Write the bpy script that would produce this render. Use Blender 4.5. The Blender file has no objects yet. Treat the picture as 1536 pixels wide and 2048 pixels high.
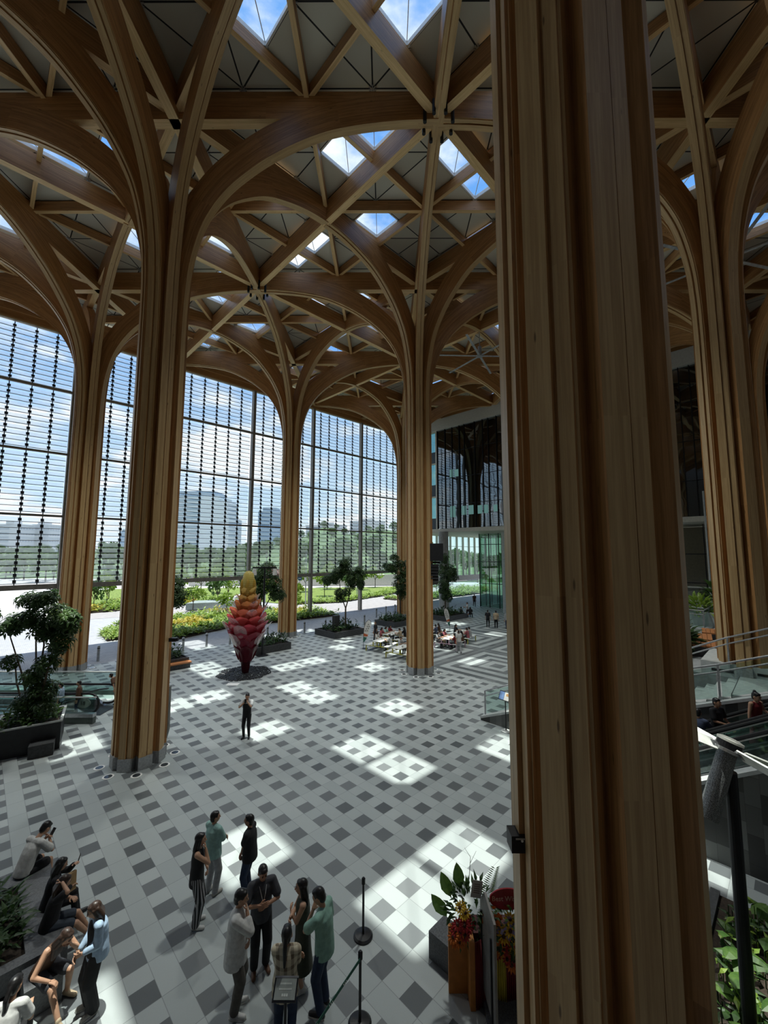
import bpy, bmesh, math, random
from math import sin, cos, pi, radians, sqrt, atan2
from mathutils import Vector, Matrix

random.seed(7)
SC = bpy.context.scene
COL = SC.collection

# ------------------------------------------------------------------ camera
CAM = bpy.data.cameras.new('camera')
cam = bpy.data.objects.new('camera', CAM)
COL.objects.link(cam)
CAM.sensor_fit = 'VERTICAL'
CAM.sensor_height = 36.0
CAM.lens = 813.61 / 2048 * 36.0
CAM.clip_end = 4000
YAW, PITCH, ROLL = 0.789912591, 0.0998017, 0.00238
_f = Vector((cos(YAW) * cos(PITCH), sin(YAW) * cos(PITCH), sin(PITCH)))
_r = Vector((sin(YAW), -cos(YAW), 0))
_u = _r.cross(_f)
_r2 = _r * cos(ROLL) + _u * sin(ROLL)
_u2 = -_r * sin(ROLL) + _u * cos(ROLL)
_m = Matrix((_r2, _u2, -_f)).transposed().to_4x4()
_m.translation = Vector((-4.4364, -1.4951, 7.1472))
cam.matrix_world = _m
SC.camera = cam

# ------------------------------------------------------------------ view
SC.view_settings.view_transform = 'Standard'
SC.view_settings.look = 'None'
SC.view_settings.exposure = EXPOSURE = 1.55
SC.view_settings.gamma = 1.0
SC.view_settings.use_curve_mapping = False
SC.cycles.max_bounces = 7
SC.cycles.diffuse_bounces = 5
SC.cycles.glossy_bounces = 3
SC.cycles.transmission_bounces = 4
SC.cycles.transparent_max_bounces = 20
SC.cycles.caustics_reflective = False
SC.cycles.caustics_refractive = False
SC.cycles.sample_clamp_indirect = 4.0

# ------------------------------------------------------------------ node helper
class V:
    """a socket with arithmetic, so that formulas read like formulas"""
    def __init__(s, nt, k): s.nt = nt; s.k = k
    def _m(s, op, *a):
        n = s.nt.nodes.new('ShaderNodeMath'); n.operation = op
        for i, x in enumerate((s,) + a):
            if isinstance(x, V): s.nt.links.new(x.k, n.inputs[i])
            else: n.inputs[i].default_value = x
        return V(s.nt, n.outputs[0])
    def __add__(s, o): return s._m('ADD', o)
    def __sub__(s, o): return s._m('SUBTRACT', o)
    def __mul__(s, o): return s._m('MULTIPLY', o)
    def __truediv__(s, o): return s._m('DIVIDE', o)
    def fract(s): return s._m('FRACT')
    def floor(s): return s._m('FLOOR')
    def abs(s): return s._m('ABSOLUTE')
    def lt(s, o): return s._m('LESS_THAN', o)
    def gt(s, o): return s._m('GREATER_THAN', o)
    def max(s, o): return s._m('MAXIMUM', o)
    def min(s, o): return s._m('MINIMUM', o)
    def pow(s, o): return s._m('POWER', o)
    def ramp(s, a, b): # smoothstep a..b
        n = s.nt.nodes.new('ShaderNodeMapRange'); n.interpolation_type = 'SMOOTHSTEP'
        s.nt.links.new(s.k, n.inputs[0]); n.inputs[1].default_value = a; n.inputs[2].default_value = b
        return V(s.nt, n.outputs[0])

class Mat:
    def __init__(s, name, world=False):
        if world:
            s.m = bpy.data.worlds.new(name)
        else:
            s.m = bpy.data.materials.new(name)
        s.m.use_nodes = True
        s.nt = s.m.node_tree
        s.nt.nodes.clear()
        s.out = s.nt.nodes.new('ShaderNodeOutputWorld' if world else 'ShaderNodeOutputMaterial')
    def node(s, t, **kw):
        n = s.nt.nodes.new(t)
        for k, v in kw.items():
            if k in n.inputs:
                if isinstance(v, V): s.nt.links.new(v.k, n.inputs[k])
                elif hasattr(v, 'is_output'): s.nt.links.new(v, n.inputs[k])
                else: n.inputs[k].default_value = v
            else: setattr(n, k, v)
        return n
    def xyz(s, kind='Object'):
        t = s.node('ShaderNodeTexCoord'); q = s.node('ShaderNodeSeparateXYZ')
        s.nt.links.new(t.outputs[kind], q.inputs[0])
        return [V(s.nt, q.outputs[i]) for i in range(3)]
    def combine(s, x, y, z):
        n = s.node('ShaderNodeCombineXYZ')
        for i, v in enumerate((x, y, z)):
            if isinstance(v, V): s.nt.links.new(v.k, n.inputs[i])
            else: n.inputs[i].default_value = v
        return n.outputs[0]
    def noise(s, vec, scale=5, detail=4, rough=.5):
        n = s.node('ShaderNodeTexNoise', Scale=scale, Detail=detail, Roughness=rough)
        if vec is not None: s.nt.links.new(vec, n.inputs['Vector'])
        return V(s.nt, n.outputs[0])
    def white(s, vec):
        n = s.node('ShaderNodeTexWhiteNoise'); s.nt.links.new(vec, n.inputs['Vector'])
        return V(s.nt, n.outputs[0])
    def voronoi(s, vec, scale, feature='F1'):
        n = s.node('ShaderNodeTexVoronoi', Scale=scale); n.feature = feature
        if vec is not None: s.nt.links.new(vec, n.inputs['Vector'])
        return V(s.nt, n.outputs[0])
    def mix(s, f, a, b):
        n = s.node('ShaderNodeMix'); n.data_type = 'RGBA'
        for i, v in ((0, f), (6, a), (7, b)):
            if isinstance(v, V): s.nt.links.new(v.k, n.inputs[i])
            elif hasattr(v, 'is_output'): s.nt.links.new(v, n.inputs[i])
            else: n.inputs[i].default_value = v if i == 0 else (*v[:3], 1)
        return n.outputs[2]
    def surf(s, sock): s.nt.links.new(sock, s.out.inputs['Surface'])
    def bsdf(s, col, rough=.6, metal=0., spec=.4, **kw):
        b = s.node('ShaderNodeBsdfPrincipled', Roughness=rough, Metallic=metal)
        b.inputs['Specular IOR Level'].default_value = spec
        if hasattr(col, 'is_output'): s.nt.links.new(col, b.inputs['Base Color'])
        else: b.inputs['Base Color'].default_value = (*col[:3], 1)
        for k, v in kw.items(): b.inputs[k].default_value = v
        return b
    def bump(s, b, h, dist=.01, strength=.5):
        n = s.node('ShaderNodeBump', Strength=strength, Distance=dist)
        s.nt.links.new(h.k, n.inputs['Height']); s.nt.links.new(n.outputs[0], b.inputs['Normal'])

M = {}
def mat(name, col, rough=.6, metal=0., spec=.4, var=.15, scale=6., bump=0., **kw):
    """plain procedural material: base colour broken up by noise"""
    if name in M: return M[name]
    t = Mat(name)
    tc = t.node('ShaderNodeTexCoord')
    n = t.noise(tc.outputs['Object'], scale, 4)
    c = t.mix(n.ramp(.3, .7), [x * (1 - var) for x in col], [min(1, x * (1 + var)) for x in col])
    b = t.bsdf(c, rough, metal, spec, **kw)
    if bump: t.bump(b, n, bump)
    t.surf(b.outputs[0])
    M[name] = t.m
    return t.m

# ------------------------------------------------------------------ sky and sun
W = Mat('sky', world=True)
SC.world = W.m
SKY_STRENGTH = 0.48
_x, _y, _z = W.xyz('Generated')
_zz = _z.max(0.0)
_base = W.mix(_zz.ramp(-.05, .55), (.60, .78, .92), (.13, .33, .72))
_pv = W.combine(_x / (_zz + .22), _y / (_zz + .22), _zz * 1.5)
_n = W.noise(_pv, 1.55, 9, .58)
_n2 = W.noise(W.combine(_x * 3.0, _y * 3.0, _z * 8.0), 1.6, 8, .55)
_cl = (_n * .62 + _n2 * .38).ramp(.47, .60)
_shade = W.noise(_pv, 3.6, 5, .6)
_cc = W.mix(_shade.ramp(.25, .6), (.62, .68, .74), (1.0, 1.0, 1.0))
_skyc = W.mix(_cl, _base, _cc)
_skyc = W.mix(_z.ramp(.10, -.02), _skyc, (.80, .87, .92))
_bg = W.node('ShaderNodeBackground', Strength=SKY_STRENGTH)
W.nt.links.new(_skyc, _bg.inputs['Color'])
W.surf(_bg.outputs[0])

SUN = bpy.data.lights.new('sun', 'SUN')
SUN.energy = 2.25
LAMP_W = 4300     # added floor fill at each cluster of roof downlights
SUN.angle = radians(.6)
SUN.color = (1.0, .985, .90)
sun = bpy.data.objects.new('sun', SUN)
COL.objects.link(sun)
sun.rotation_euler = Vector((-.375, -1.97, -26)).to_track_quat('-Z', 'Y').to_euler()
sun.location = (0, 0, 60)

# ------------------------------------------------------------------ mesh helper
def _ring(c, ax, r, n, ref=None, ry=None):
    ax = Vector(ax).normalized()
    ref = Vector(ref) if ref is not None else (Vector((0, 0, 1)) if abs(ax.z) < .9 else Vector((1, 0, 0)))
    e1 = (ref - ax * ref.dot(ax)).normalized(); e2 = ax.cross(e1)
    ry = r if ry is None else ry
    return [Vector(c) + e1 * (r * cos(2 * pi * i / n)) + e2 * (ry * sin(2 * pi * i / n)) for i in range(n)]

class MB:
    """collects shapes; build() links them as ONE mesh object"""
    def __init__(s): s.v = []; s.f = []; s.uv = {}; s.mi = {}; s.cur = 0
    def face(s, idx, uv=None):
        if s.cur: s.mi[len(s.f)] = s.cur
        if uv: s.uv[len(s.f)] = uv
        s.f.append(tuple(idx))
    def add(s, vs, fs):
        b = len(s.v); s.v += [Vector(p) for p in vs]
        for f in fs: s.face([b + i for i in f])
        return s
    def hexa(s, p):  # 8 corners: bottom ring 0-3, top ring 4-7
        return s.add(p, [(3, 2, 1, 0), (4, 5, 6, 7), (0, 1, 5, 4), (1, 2, 6, 5), (2, 3, 7, 6), (3, 0, 4, 7)])
    def box(s, x0, x1, y0, y1, z0, z1):
        return s.hexa([(x0, y0, z0), (x1, y0, z0), (x1, y1, z0), (x0, y1, z0), (x0, y0, z1), (x1, y0, z1), (x1, y1, z1), (x0, y1, z1)])
    def cbox(s, c, size, rz=0, m=None):
        m = m or (Matrix.Translation(Vector(c)) @ Matrix.Rotation(rz, 4, 'Z'))
        x, y, z = [q / 2 for q in size]
        return s.hexa([m @ Vector(p) for p in [(-x, -y, -z), (x, -y, -z), (x, y, -z), (-x, y, -z), (-x, -y, z), (x, -y, z), (x, y, z), (-x, y, z)]])
    def bar(s, a, b, w, h, up=(0, 0, 1), outer=()):
        """box beam from a to b; w sideways, h along up; carries uv along its length"""
        a, b = Vector(a), Vector(b); d = (b - a); L = d.length; d.normalize(); up = Vector(up)
        sd = d.cross(up)
        if sd.length < 1e-5: sd = d.cross(Vector((1, 0, 0)))
        sd.normalize(); up = sd.cross(d)
        c = [(-w / 2, -h / 2), (w / 2, -h / 2), (w / 2, h / 2), (-w / 2, h / 2)]
        return s.sweep([a, b], [(sd, up)] * 2, [c, c], outer=outer)
    def sweep(s, path, frames, sections, caps=True, outer=()):
        """sections: per path point a list of (side, up) offsets; frames: (side, up) vectors"""
        n = len(sections[0]); b = len(s.v); k = 0.0; ks = []
        o = random.random() * 9
        per = [0]
        for j in range(n):
            q0, q1 = sections[0][j], sections[0][(j + 1) % n]
            per.append(per[-1] + max(sqrt((q0[0] - q1[0]) ** 2 + (q0[1] - q1[1]) ** 2), .02))
        for i, p in enumerate(path):
            p = Vector(p)
            if i: k += (p - Vector(path[i - 1])).length
            ks.append(k)
            sd, up = frames[i]
            for q in sections[i]: s.v.append(p + sd * q[0] + up * q[1])
        for i in range(len(path) - 1):
            for j in range(n):
                j2 = (j + 1) % n; s.cur = 1 if j in outer else 0
                s.face((b + i * n + j, b + i * n + j2, b + (i + 1) * n + j2, b + (i + 1) * n + j),
                       [(ks[i] + o, per[j] + o), (ks[i] + o, per[j + 1] + o), (ks[i + 1] + o, per[j + 1] + o), (ks[i + 1] + o, per[j] + o)])
        s.cur = 0
        if caps:
            s.face([b + j for j in reversed(range(n))]); e = b + (len(path) - 1) * n
            s.face([e + j for j in range(n)])
        return s
    def tube(s, path, r, n=8, caps=True, ref=None):
        path = [Vector(p) for p in path]; b = len(s.v); m = len(path)
        rs = r if isinstance(r, (list, tuple)) else [r] * m
        e1 = None
        for i, p in enumerate(path):
            t = (path[min(i + 1, m - 1)] - path[max(i - 1, 0)]).normalized()
            if e1 is None:
                rf = Vector(ref) if ref else (Vector((0, 0, 1)) if abs(t.z) < .9 else Vector((1, 0, 0)))
                e1 = (rf - t * rf.dot(t)).normalized()
            else: e1 = (e1 - t * e1.dot(t)).normalized()
            e2 = t.cross(e1)
            for j in range(n): s.v.append(p + e1 * rs[i] * cos(2 * pi * j / n) + e2 * rs[i] * sin(2 * pi * j / n))
        for i in range(m - 1):
            for j in range(n):
                j2 = (j + 1) % n
                s.face((b + i * n + j, b + i * n + j2, b + (i + 1) * n + j2, b + (i + 1) * n + j))
        if caps:
            s.face([b + j for j in reversed(range(n))]); s.face([b + (m - 1) * n + j for j in range(n)])
        return s
    def cyl(s, a, b, r0, r1=None, n=16): return s.tube([a, b], [r0, r0 if r1 is None else r1], n)
    def lathe(s, prof, c=(0, 0, 0), n=24):
        """prof: (r, z) list"""
        b = len(s.v); c = Vector(c)
        for r, z in prof:
            for j in range(n): s.v.append(c + Vector((r * cos(2 * pi * j / n), r * sin(2 * pi * j / n), z)))
        for i in range(len(prof) - 1):
            for j in range(n):
                j2 = (j + 1) % n
                s.face((b + i * n + j, b + i * n + j2, b + (i + 1) * n + j2, b + (i + 1) * n + j))
        s.face([b + j for j in reversed(range(n))]); s.face([b + (len(prof) - 1) * n + j for j in range(n)])
        return s
    def ball(s, c, r, m=None, nu=12, nv=8):
        c = Vector(c); r = Vector(r) if isinstance(r, (tuple, list)) else Vector((r, r, r)); b = len(s.v)
        R = m.to_3x3() if m else Matrix.Identity(3)
        for i in range(1, nv):
            t = pi * i / nv
            for j in range(nu):
                a = 2 * pi * j / nu
                s.v.append(c + R @ Vector((r.x * sin(t) * cos(a), r.y * sin(t) * sin(a), r.z * cos(t))))
        s.v.append(c + R @ Vector((0, 0, r.z))); s.v.append(c + R @ Vector((0, 0, -r.z)))
        T, Bm = len(s.v) - 2, len(s.v) - 1
        for i in range(nv - 2):
            for j in range(nu):
                j2 = (j + 1) % nu
                s.face((b + i * nu + j, b + (i + 1) * nu + j, b + (i + 1) * nu + j2, b + i * nu + j2))
        for j in range(nu):
            j2 = (j + 1) % nu
            s.face((T, b + j, b + j2)); s.face((Bm, b + (nv - 2) * nu + j2, b + (nv - 2) * nu + j))
        return s
    def prism(s, poly, z0, z1):
        n = len(poly)
        vs = [(x, y, z0) for x, y in poly] + [(x, y, z1) for x, y in poly]
        return s.add(vs, [tuple(reversed(range(n))), tuple(range(n, 2 * n))] + [(j, (j + 1) % n, n + (j + 1) % n, n + j) for j in range(n)])
    def slab(s, poly, d):
        """polygon in space, thickened by vector d"""
        n = len(poly); d = Vector(d); P = [Vector(p) for p in poly]
        return s.add(P + [p + d for p in P], [tuple(reversed(range(n))), tuple(range(n, 2 * n))] + [(j, (j + 1) % n, n + (j + 1) % n, n + j) for j in range(n)])
    def mesh(s, name, mats, smooth=False):
        me = bpy.data.meshes.new(name)
        me.from_pydata([tuple(v) for v in s.v], [], s.f)
        mats = mats if isinstance(mats, (list, tuple)) else [mats]
        for m in mats: me.materials.append(m)
        if s.uv:
            ul = me.uv_layers.new(name='uv')
            for p in me.polygons:
                u = s.uv.get(p.index)
                for k, li in enumerate(p.loop_indices):
                    if u: ul.data[li].uv = u[k]
                    else:
                        co = me.vertices[me.loops[li].vertex_index].co
                        ul.data[li].uv = (co.x + co.y * .3, co.z + co.y)
        for i, k in s.mi.items(): me.polygons[i].material_index = k
        if smooth:
            me.polygons.foreach_set('use_smooth', [True] * len(me.polygons))
        me.update()
        return me
    def build(s, name, mats, parent=None, smooth=False, loc=None):
        o = bpy.data.objects.new(name, s.mesh(name, mats, smooth))
        COL.objects.link(o)
        if parent: o.parent = parent
        if loc: o.location = loc
        return o

def fix_normals(o):
    bm = bmesh.new(); bm.from_mesh(o.data); bmesh.ops.recalc_face_normals(bm, faces=bm.faces); bm.to_mesh(o.data); bm.free(); return o

def tag(o, label, cat, group=None, kind=None):
    o['label'] = label; o['category'] = cat
    if group: o['group'] = group
    if kind: o['kind'] = kind
    return o
def thing(name, label, cat, loc=(0, 0, 0), rz=0, group=None, kind=None):
    o = bpy.data.objects.new(name, None); COL.objects.link(o)
    o.location = loc; o.rotation_euler = (0, 0, rz); o.empty_display_size = .2
    return tag(o, label, cat, group, kind)
def copy_tree(o, parent=None):
    c = o.copy(); COL.objects.link(c)
    if parent: c.parent = parent
    for ch in list(o.children): copy_tree(ch, c)
    return c
def dup(o, loc, rz=0, label=None, scale=None):
    c = copy_tree(o); c.location = loc; c.rotation_euler = (0, 0, rz)
    if label: c['label'] = label
    if scale: c.scale = (scale,) * 3 if not isinstance(scale, tuple) else scale
    return c
def text(body, size, m, name, parent, mw, ext=.002, align='CENTER'):
    cu = bpy.data.curves.new(name, 'FONT'); cu.body = body; cu.size = size; cu.extrude = ext
    cu.align_x = align; cu.align_y = 'CENTER'; cu.resolution_u = 2
    o = bpy.data.objects.new('tmp', cu); COL.objects.link(o)
    dg = bpy.context.evaluated_depsgraph_get()
    me = bpy.data.meshes.new_from_object(o.evaluated_get(dg)); bpy.data.objects.remove(o)
    me.materials.clear(); me.materials.append(m)
    q = bpy.data.objects.new(name, me); COL.objects.link(q); q.parent = parent; q.matrix_local = mw
    return q
# ------------------------------------------------------------------ materials of the building
def wood(name, c0, c1, rough=.42):
    t = Mat(name)
    uv = t.node('ShaderNodeUVMap'); q = t.node('ShaderNodeSeparateXYZ'); t.nt.links.new(uv.outputs[0], q.inputs[0])
    u, v = V(t.nt, q.outputs[0]), V(t.nt, q.outputs[1])
    g = t.noise(t.combine(u * .9, v * 26, 0.0), 1.4, 6, .62)
    lam = t.white(t.combine((v / .042).floor(), (u / 3.1).floor(), 0.0))
    kn = t.voronoi(t.combine(u * 1.1, v * 5.5, 0.0), 1.0)
    big = t.noise(t.combine(u * .35, v * 1.2, 3.0), 1.0, 3)
    f = (g * .62 + lam * .16 + big * .22).ramp(.3, .72)
    c = t.mix(f, c0, c1)
    c = t.mix(kn.ramp(.085, .03) * .75, c, (.07, .03, .012))
    b = t.bsdf(c, rough, 0, .45)
    t.bump(b, g, .004, .25)
    t.surf(b.outputs[0]); M[name] = t.m
    return t.m
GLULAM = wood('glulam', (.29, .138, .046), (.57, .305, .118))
GLULAM_PALE = wood('glulam_pale', (.42, .26, .112), (.62, .42, .205))  # paler outer laminations; part of the paleness stands in for light from below
LIT_SOFFIT_WOOD = wood('lit_soffit_wood', (.64, .41, .175), (.90, .64, .33))  # beam undersides painted lighter to stand in for light bounced up
CEDAR = wood('cedar', (.30, .10, .035), (.62, .26, .09), .5)

STEEL = mat('steel', (.42, .43, .44), .35, .9)
GALV = mat('galvanised', (.40, .41, .42), .5, .6, scale=20)
BLACK = mat('black_metal', (.012, .012, .014), .4, .3)
CHAR = mat('charcoal_stone', (.05, .052, .055), .55, var=.25, scale=14)
DARKTILE = mat('dark_granite', (.085, .09, .095), .5, var=.3, scale=40)
WHITE = mat('white_paint', (.78, .78, .76), .5, var=.04)
CREAM = mat('cream_metal', (.60, .575, .48), .5, var=.06)
PALEGREY = mat('pale_grey', (.50, .52, .51), .6, var=.08)
CONC = mat('concrete', (.36, .37, .36), .75, var=.15, scale=3)
MULL = mat('mullion_grey', (.26, .24, .21), .5, .2)
BRACK = mat('bracket_black', (.018, .02, .026), .5)
RUBBER = mat('rubber', (.015, .015, .016), .55)
SOIL = mat('soil', (.035, .025, .018), .95, var=.4, scale=25, bump=.02)

def glass(name, tint, clear, refl=.10, rough=.02, white=None):
    """thin architectural glass: straight-through part, mirror part and, if frosted, a milky part"""
    t = Mat(name)
    tr = t.node('ShaderNodeBsdfTransparent'); tr.inputs[0].default_value = (*tint, 1)
    gl = t.node('ShaderNodeBsdfGlossy', Roughness=rough)
    gl.inputs[0].default_value = (.9, .95, .95, 1)
    lw = t.node('ShaderNodeLayerWeight', Blend=.5)
    f = V(t.nt, lw.outputs['Facing']).pow(5.0) * .8 + refl
    m = t.node('ShaderNodeMixShader'); t.nt.links.new(f.k, m.inputs[0]); t.nt.links.new(tr.outputs[0], m.inputs[1]); t.nt.links.new(gl.outputs[0], m.inputs[2])
    o = m
    if white:
        tl = t.node('ShaderNodeBsdfTranslucent'); tl.inputs[0].default_value = (*white, 1)
        df = t.node('ShaderNodeBsdfDiffuse'); df.inputs[0].default_value = (*white, 1)
        a = t.node('ShaderNodeMixShader'); a.inputs[0].default_value = .3
        t.nt.links.new(tl.outputs[0], a.inputs[1]); t.nt.links.new(df.outputs[0], a.inputs[2])
        o = t.node('ShaderNodeMixShader'); o.inputs[0].default_value = 1 - clear
        t.nt.links.new(m.outputs[0], o.inputs[1]); t.nt.links.new(a.outputs[0], o.inputs[2])
    t.surf(o.outputs[0]); M[name] = t.m
    return t.m
GLASS_ROOF = glass('roof_glass', (.90, .95, .96), 1, .02)
GLASS_LOUVER = glass('louver_glass', (.93, .97, .985), .62, .02, .05, (.92, .95, .96))
GLASS_EDGE = mat('louver_edge', (.46, .51, .54), .5)
GLASS_RAIL = glass('rail_glass', (.80, .90, .87), 1, .05)
GLASS_GREEN = glass('green_glass', (.62, .74, .66), 1, .08)
GLASS_TEAL = glass('teal_glass', (.42, .60, .58), 1, .10)
GLASS_SHOP = glass('shop_glass', (.55, .55, .50), 1, .14)
def dark_glass():
    t = Mat('dark_glass')
    d = t.bsdf((.004, .006, .008), .03, 0, .9)
    gl = t.node('ShaderNodeBsdfGlossy', Roughness=.015); gl.inputs[0].default_value = (.75, .85, .9, 1)
    tc = t.node('ShaderNodeTexCoord'); n = t.noise(tc.outputs['Object'], .35, 2)
    bp = t.node('ShaderNodeBump', Strength=.06, Distance=.3); t.nt.links.new(n.k, bp.inputs['Height']); t.nt.links.new(bp.outputs[0], gl.inputs['Normal'])
    m = t.node('ShaderNodeMixShader'); m.inputs[0].default_value = .13
    t.nt.links.new(d.outputs[0], m.inputs[1]); t.nt.links.new(gl.outputs[0], m.inputs[2]); t.surf(m.outputs[0])
    return t.m
GLASS_DARK = dark_glass()

# ------------------------------------------------------------------ floor
TP, TX, TY = .7735, .307 - .7735 / 4, .222 - .7735 / 4
def floor_material():
    t = Mat('floor_tiles')
    x, y, z = t.xyz('Object')
    u, v = (x - TX) / TP, (y - TY) / TP
    dark = u.fract().lt(.5) * v.fract().lt(.5)
    r = t.white(t.combine(u.floor(), v.floor(), 0.0))
    r2 = t.white(t.combine((u * 2).floor(), (v * 1.0).floor(), 5.0))
    # striped zone: nested squares, 6 m apart
    cx, cy = ((x - 16.4) / 6.2).fract() - .5, ((y - 3.2) / 6.1).fract() - .5
    ch = cx.abs().max(cy.abs()) * 6.15
    stripe = (ch / .88).fract().lt(.47)
    zone = x.gt(16.4) * y.lt(21.5) * x.lt(33.0) * y.gt(3.2)
    plain = x.gt(37.0)
    d = dark * (zone * -1.0 + 1.0) + stripe * zone
    grout = ((u * 2).fract() - .5).abs().gt(.485).max(((v * 1.0).fract() - .5).abs().gt(.492))
    tc = t.node('ShaderNodeTexCoord')
    grain = t.noise(tc.outputs['Object'], 60, 4, .7)
    wear = t.noise(tc.outputs['Object'], .5, 4, .6)
    light = t.mix(r2 * .55 + grain * .45, (.31, .345, .345), (.43, .465, .46))
    darkc = t.mix(r * .75 + grain * .25, (.075, .085, .09), (.185, .20, .205))
    c = t.mix(d, light, darkc)
    c = t.mix(grout * .5, c, (.12, .13, .13))
    c = t.mix(wear.ramp(.4, .8) * .12, c, (.25, .26, .25))
    b = t.bsdf(c, .5, 0, .35)
    t.surf(b.outputs[0]); return t.m
FLOOR = floor_material()
def paver_material(name, c0, c1, sx=.22, sy=.11):
    t = Mat(name)
    tc = t.node('ShaderNodeTexCoord')
    br = t.node('ShaderNodeTexBrick', Scale=1.0)
    t.nt.links.new(tc.outputs['Object'], br.inputs['Vector'])
    br.inputs['Color1'].default_value = (*c0, 1); br.inputs['Color2'].default_value = (*c1, 1)
    br.inputs['Mortar'].default_value = (*[q * .6 for q in c0], 1)
    br.inputs['Brick Width'].default_value = sx; br.inputs['Row Height'].default_value = sy; br.inputs['Mortar Size'].default_value = .006
    t.surf(t.bsdf(br.outputs[0], .8).outputs[0]); return t.m
PAVER = paver_material('driveway_pavers', (.33, .34, .36), (.42, .43, .45))
ASPHALT = mat('pale_road', (.34, .325, .32), .85, var=.08, scale=2)
PLAZA = mat('plaza_concrete', (.48, .465, .45), .85, var=.1, scale=1.5)
LAWN = mat('lawn', (.15, .21, .04), .9, var=.4, scale=4, bump=.05)

fl = MB().box(-26, 70, -14, 30.6, -.3, 0).build('floor', FLOOR)
tag(fl, 'pale stone atrium floor checked with small dark square tiles', 'floor', kind='structure')
dv = MB().add([(-60, 30.6, -.3), (75, 30.6, -.3), (75, 60, -.3), (-60, 60, -.3), (-60, 30.6, -.01), (75, 30.6, -.01), (75, 60, -.01), (-60, 60, -.01)],
              [(0, 1, 5, 4), (4, 5, 6, 7)]).build('driveway', PAVER)
tag(dv, 'grey brick-paved driveway outside the row of bollards', 'driveway', kind='structure')
gr = MB().add([(-700, 60, -.02), (900, 60, -.02), (900, 1500, -.02), (-700, 1500, -.02)], [(0, 1, 2, 3)]).build('ground', PLAZA)
tag(gr, 'pale sunlit plaza and street beyond the planting', 'ground', kind='structure')

# ------------------------------------------------------------------ timber columns
def smooth_path(pts, n):
    """Catmull-Rom through pts, n steps per span"""
    out = []
    P = [Vector((p[0], 0, p[1])) for p in pts]
    for i in range(len(P) - 1):
        p0, p1, p2, p3 = P[max(i - 1, 0)], P[i], P[i + 1], P[min(i + 2, len(P) - 1)]
        k = n if i else 1
        for j in range(k):
            t = j / k
            q = .5 * ((2 * p1) + (p2 - p0) * t + (2 * p0 - 5 * p1 + 4 * p2 - p3) * t * t + (3 * p1 - p0 - 3 * p2 + p3) * t ** 3)
            out.append(q)
    out.append(P[-1]); return out
DIAG = [(.80, 4), (.80, 8), (.80, 11), (.80, 13), (.80, 14.5), (.80, 15.6), (.84, 17.0), (.98, 18.4), (1.40, 19.95), (2.15, 21.2), (3.12, 22.15), (4.3, 22.98), (5.85, 23.72), (7.25, 24.08), (9.0, 24.3), (10.607, 24.36)]
EDGE = [(.80, 4), (.80, 8), (.80, 11), (.80, 13), (.80, 15), (.80, 16.2), (.83, 17.6), (.97, 19.1), (1.38, 20.75), (2.08, 22.0), (2.95, 22.95), (4.0, 23.75), (5.2, 24.22), (6.4, 24.5), (7.5, 24.58)]
def arm_mesh(pts, z0, name):
    path = smooth_path([(pts[0][0], z0 + .38)] + pts[(1 if z0 > 1 else 0):], 5)
    n = len(path); frames = []; sec = []
    L = 0
    for i, p in enumerate(path):
        t = (path[min(i + 1, n - 1)] - path[max(i - 1, 0)]).normalized()
        up = Vector((-t.z, 0, t.x)); frames.append((Vector((0, 1, 0)), up))
        z = p.z
        D = .8 if z < 17 else .8 + .42 * min(1, (z - 17) / 6)
        if up.x < -.01: D = min(D, (p.x - .03) / -up.x)
        sec.append([(-.215, .035), (-.215, .0), (.012, .0), (.012, .075), (.045, .075), (.045, .045), (.185, .045), (.185, .085), (.215, .085), (.215, D), (-.215, D)])
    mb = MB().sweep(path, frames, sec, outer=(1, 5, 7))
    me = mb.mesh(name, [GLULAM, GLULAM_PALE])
    return me
wb = MB().box(-26, 37.5, -14.2, -13.9, 0, 26.3).build('wall_back', mat('back_wall', (.20, .18, .15), .8))
tag(wb, 'plain wall closing the hall behind the viewer', 'wall', kind='structure')
ww = MB().box(-26.3, -26, -14.2, 37.5, 0, 26.3).build('wall_left', mat('back_wall', (.20, .18, .15), .8))
tag(ww, 'plain wall closing the hall far left of the viewer', 'wall', kind='structure')
_arm = {}
def arms_for(z0):
    if z0 not in _arm: _arm[z0] = (arm_mesh(EDGE, z0, 'arm'), arm_mesh(DIAG, z0, 'arm'))
    return _arm[z0]
_shoe = MB()
for k in range(8):
    a = k * pi / 4; d = Vector((cos(a), sin(a), 0)); s = Vector((-sin(a), cos(a), 0))
    q = [d * .2 - s * .225, d * .82 - s * .225, d * .82 + s * .2, d * .2 + s * .2]
    _shoe.hexa([p for p in q] + [p + Vector((0, 0, .4)) for p in q])
SHOE = _shoe.mesh('steel_shoe', GALV)
def column(i, j, z0, label):
    t = thing('timber_column', label, 'column', (15 * i, 15 * j, 0), 0, 'branching timber columns', kind='structure')
    e, d = arms_for(z0)
    for k in range(8):
        a = bpy.data.objects.new('arm', d if k % 2 else e); COL.objects.link(a)
        a.parent = t; a.rotation_euler = (0, 0, k * pi / 4)
        if k % 2 == 0: a.location = (0, 0, 0)
    s = bpy.data.objects.new('steel_shoe', SHOE); COL.objects.link(s); s.parent = t; s.location = (0, 0, z0)
    return t
column(0, 0, 0, 'huge foreground timber column filling the right half of the view')
column(0, 1, 0, 'tall timber column beside the escalator, ringed by white floor lights')
column(1, 1, 0, 'timber column in mid hall with a black loudspeaker hung on it')
column(0, 2, 0, 'timber column behind the leafy planter tree, next to the glass facade')
column(1, 2, 0, 'timber column behind the red glass sculpture, next to the glass facade')
column(2, 2, 0, 'timber column just behind the loudspeaker column, at the end of the facade')
column(1, 0, 2.9, 'timber column standing on the raised terrace behind the stairs')
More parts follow.
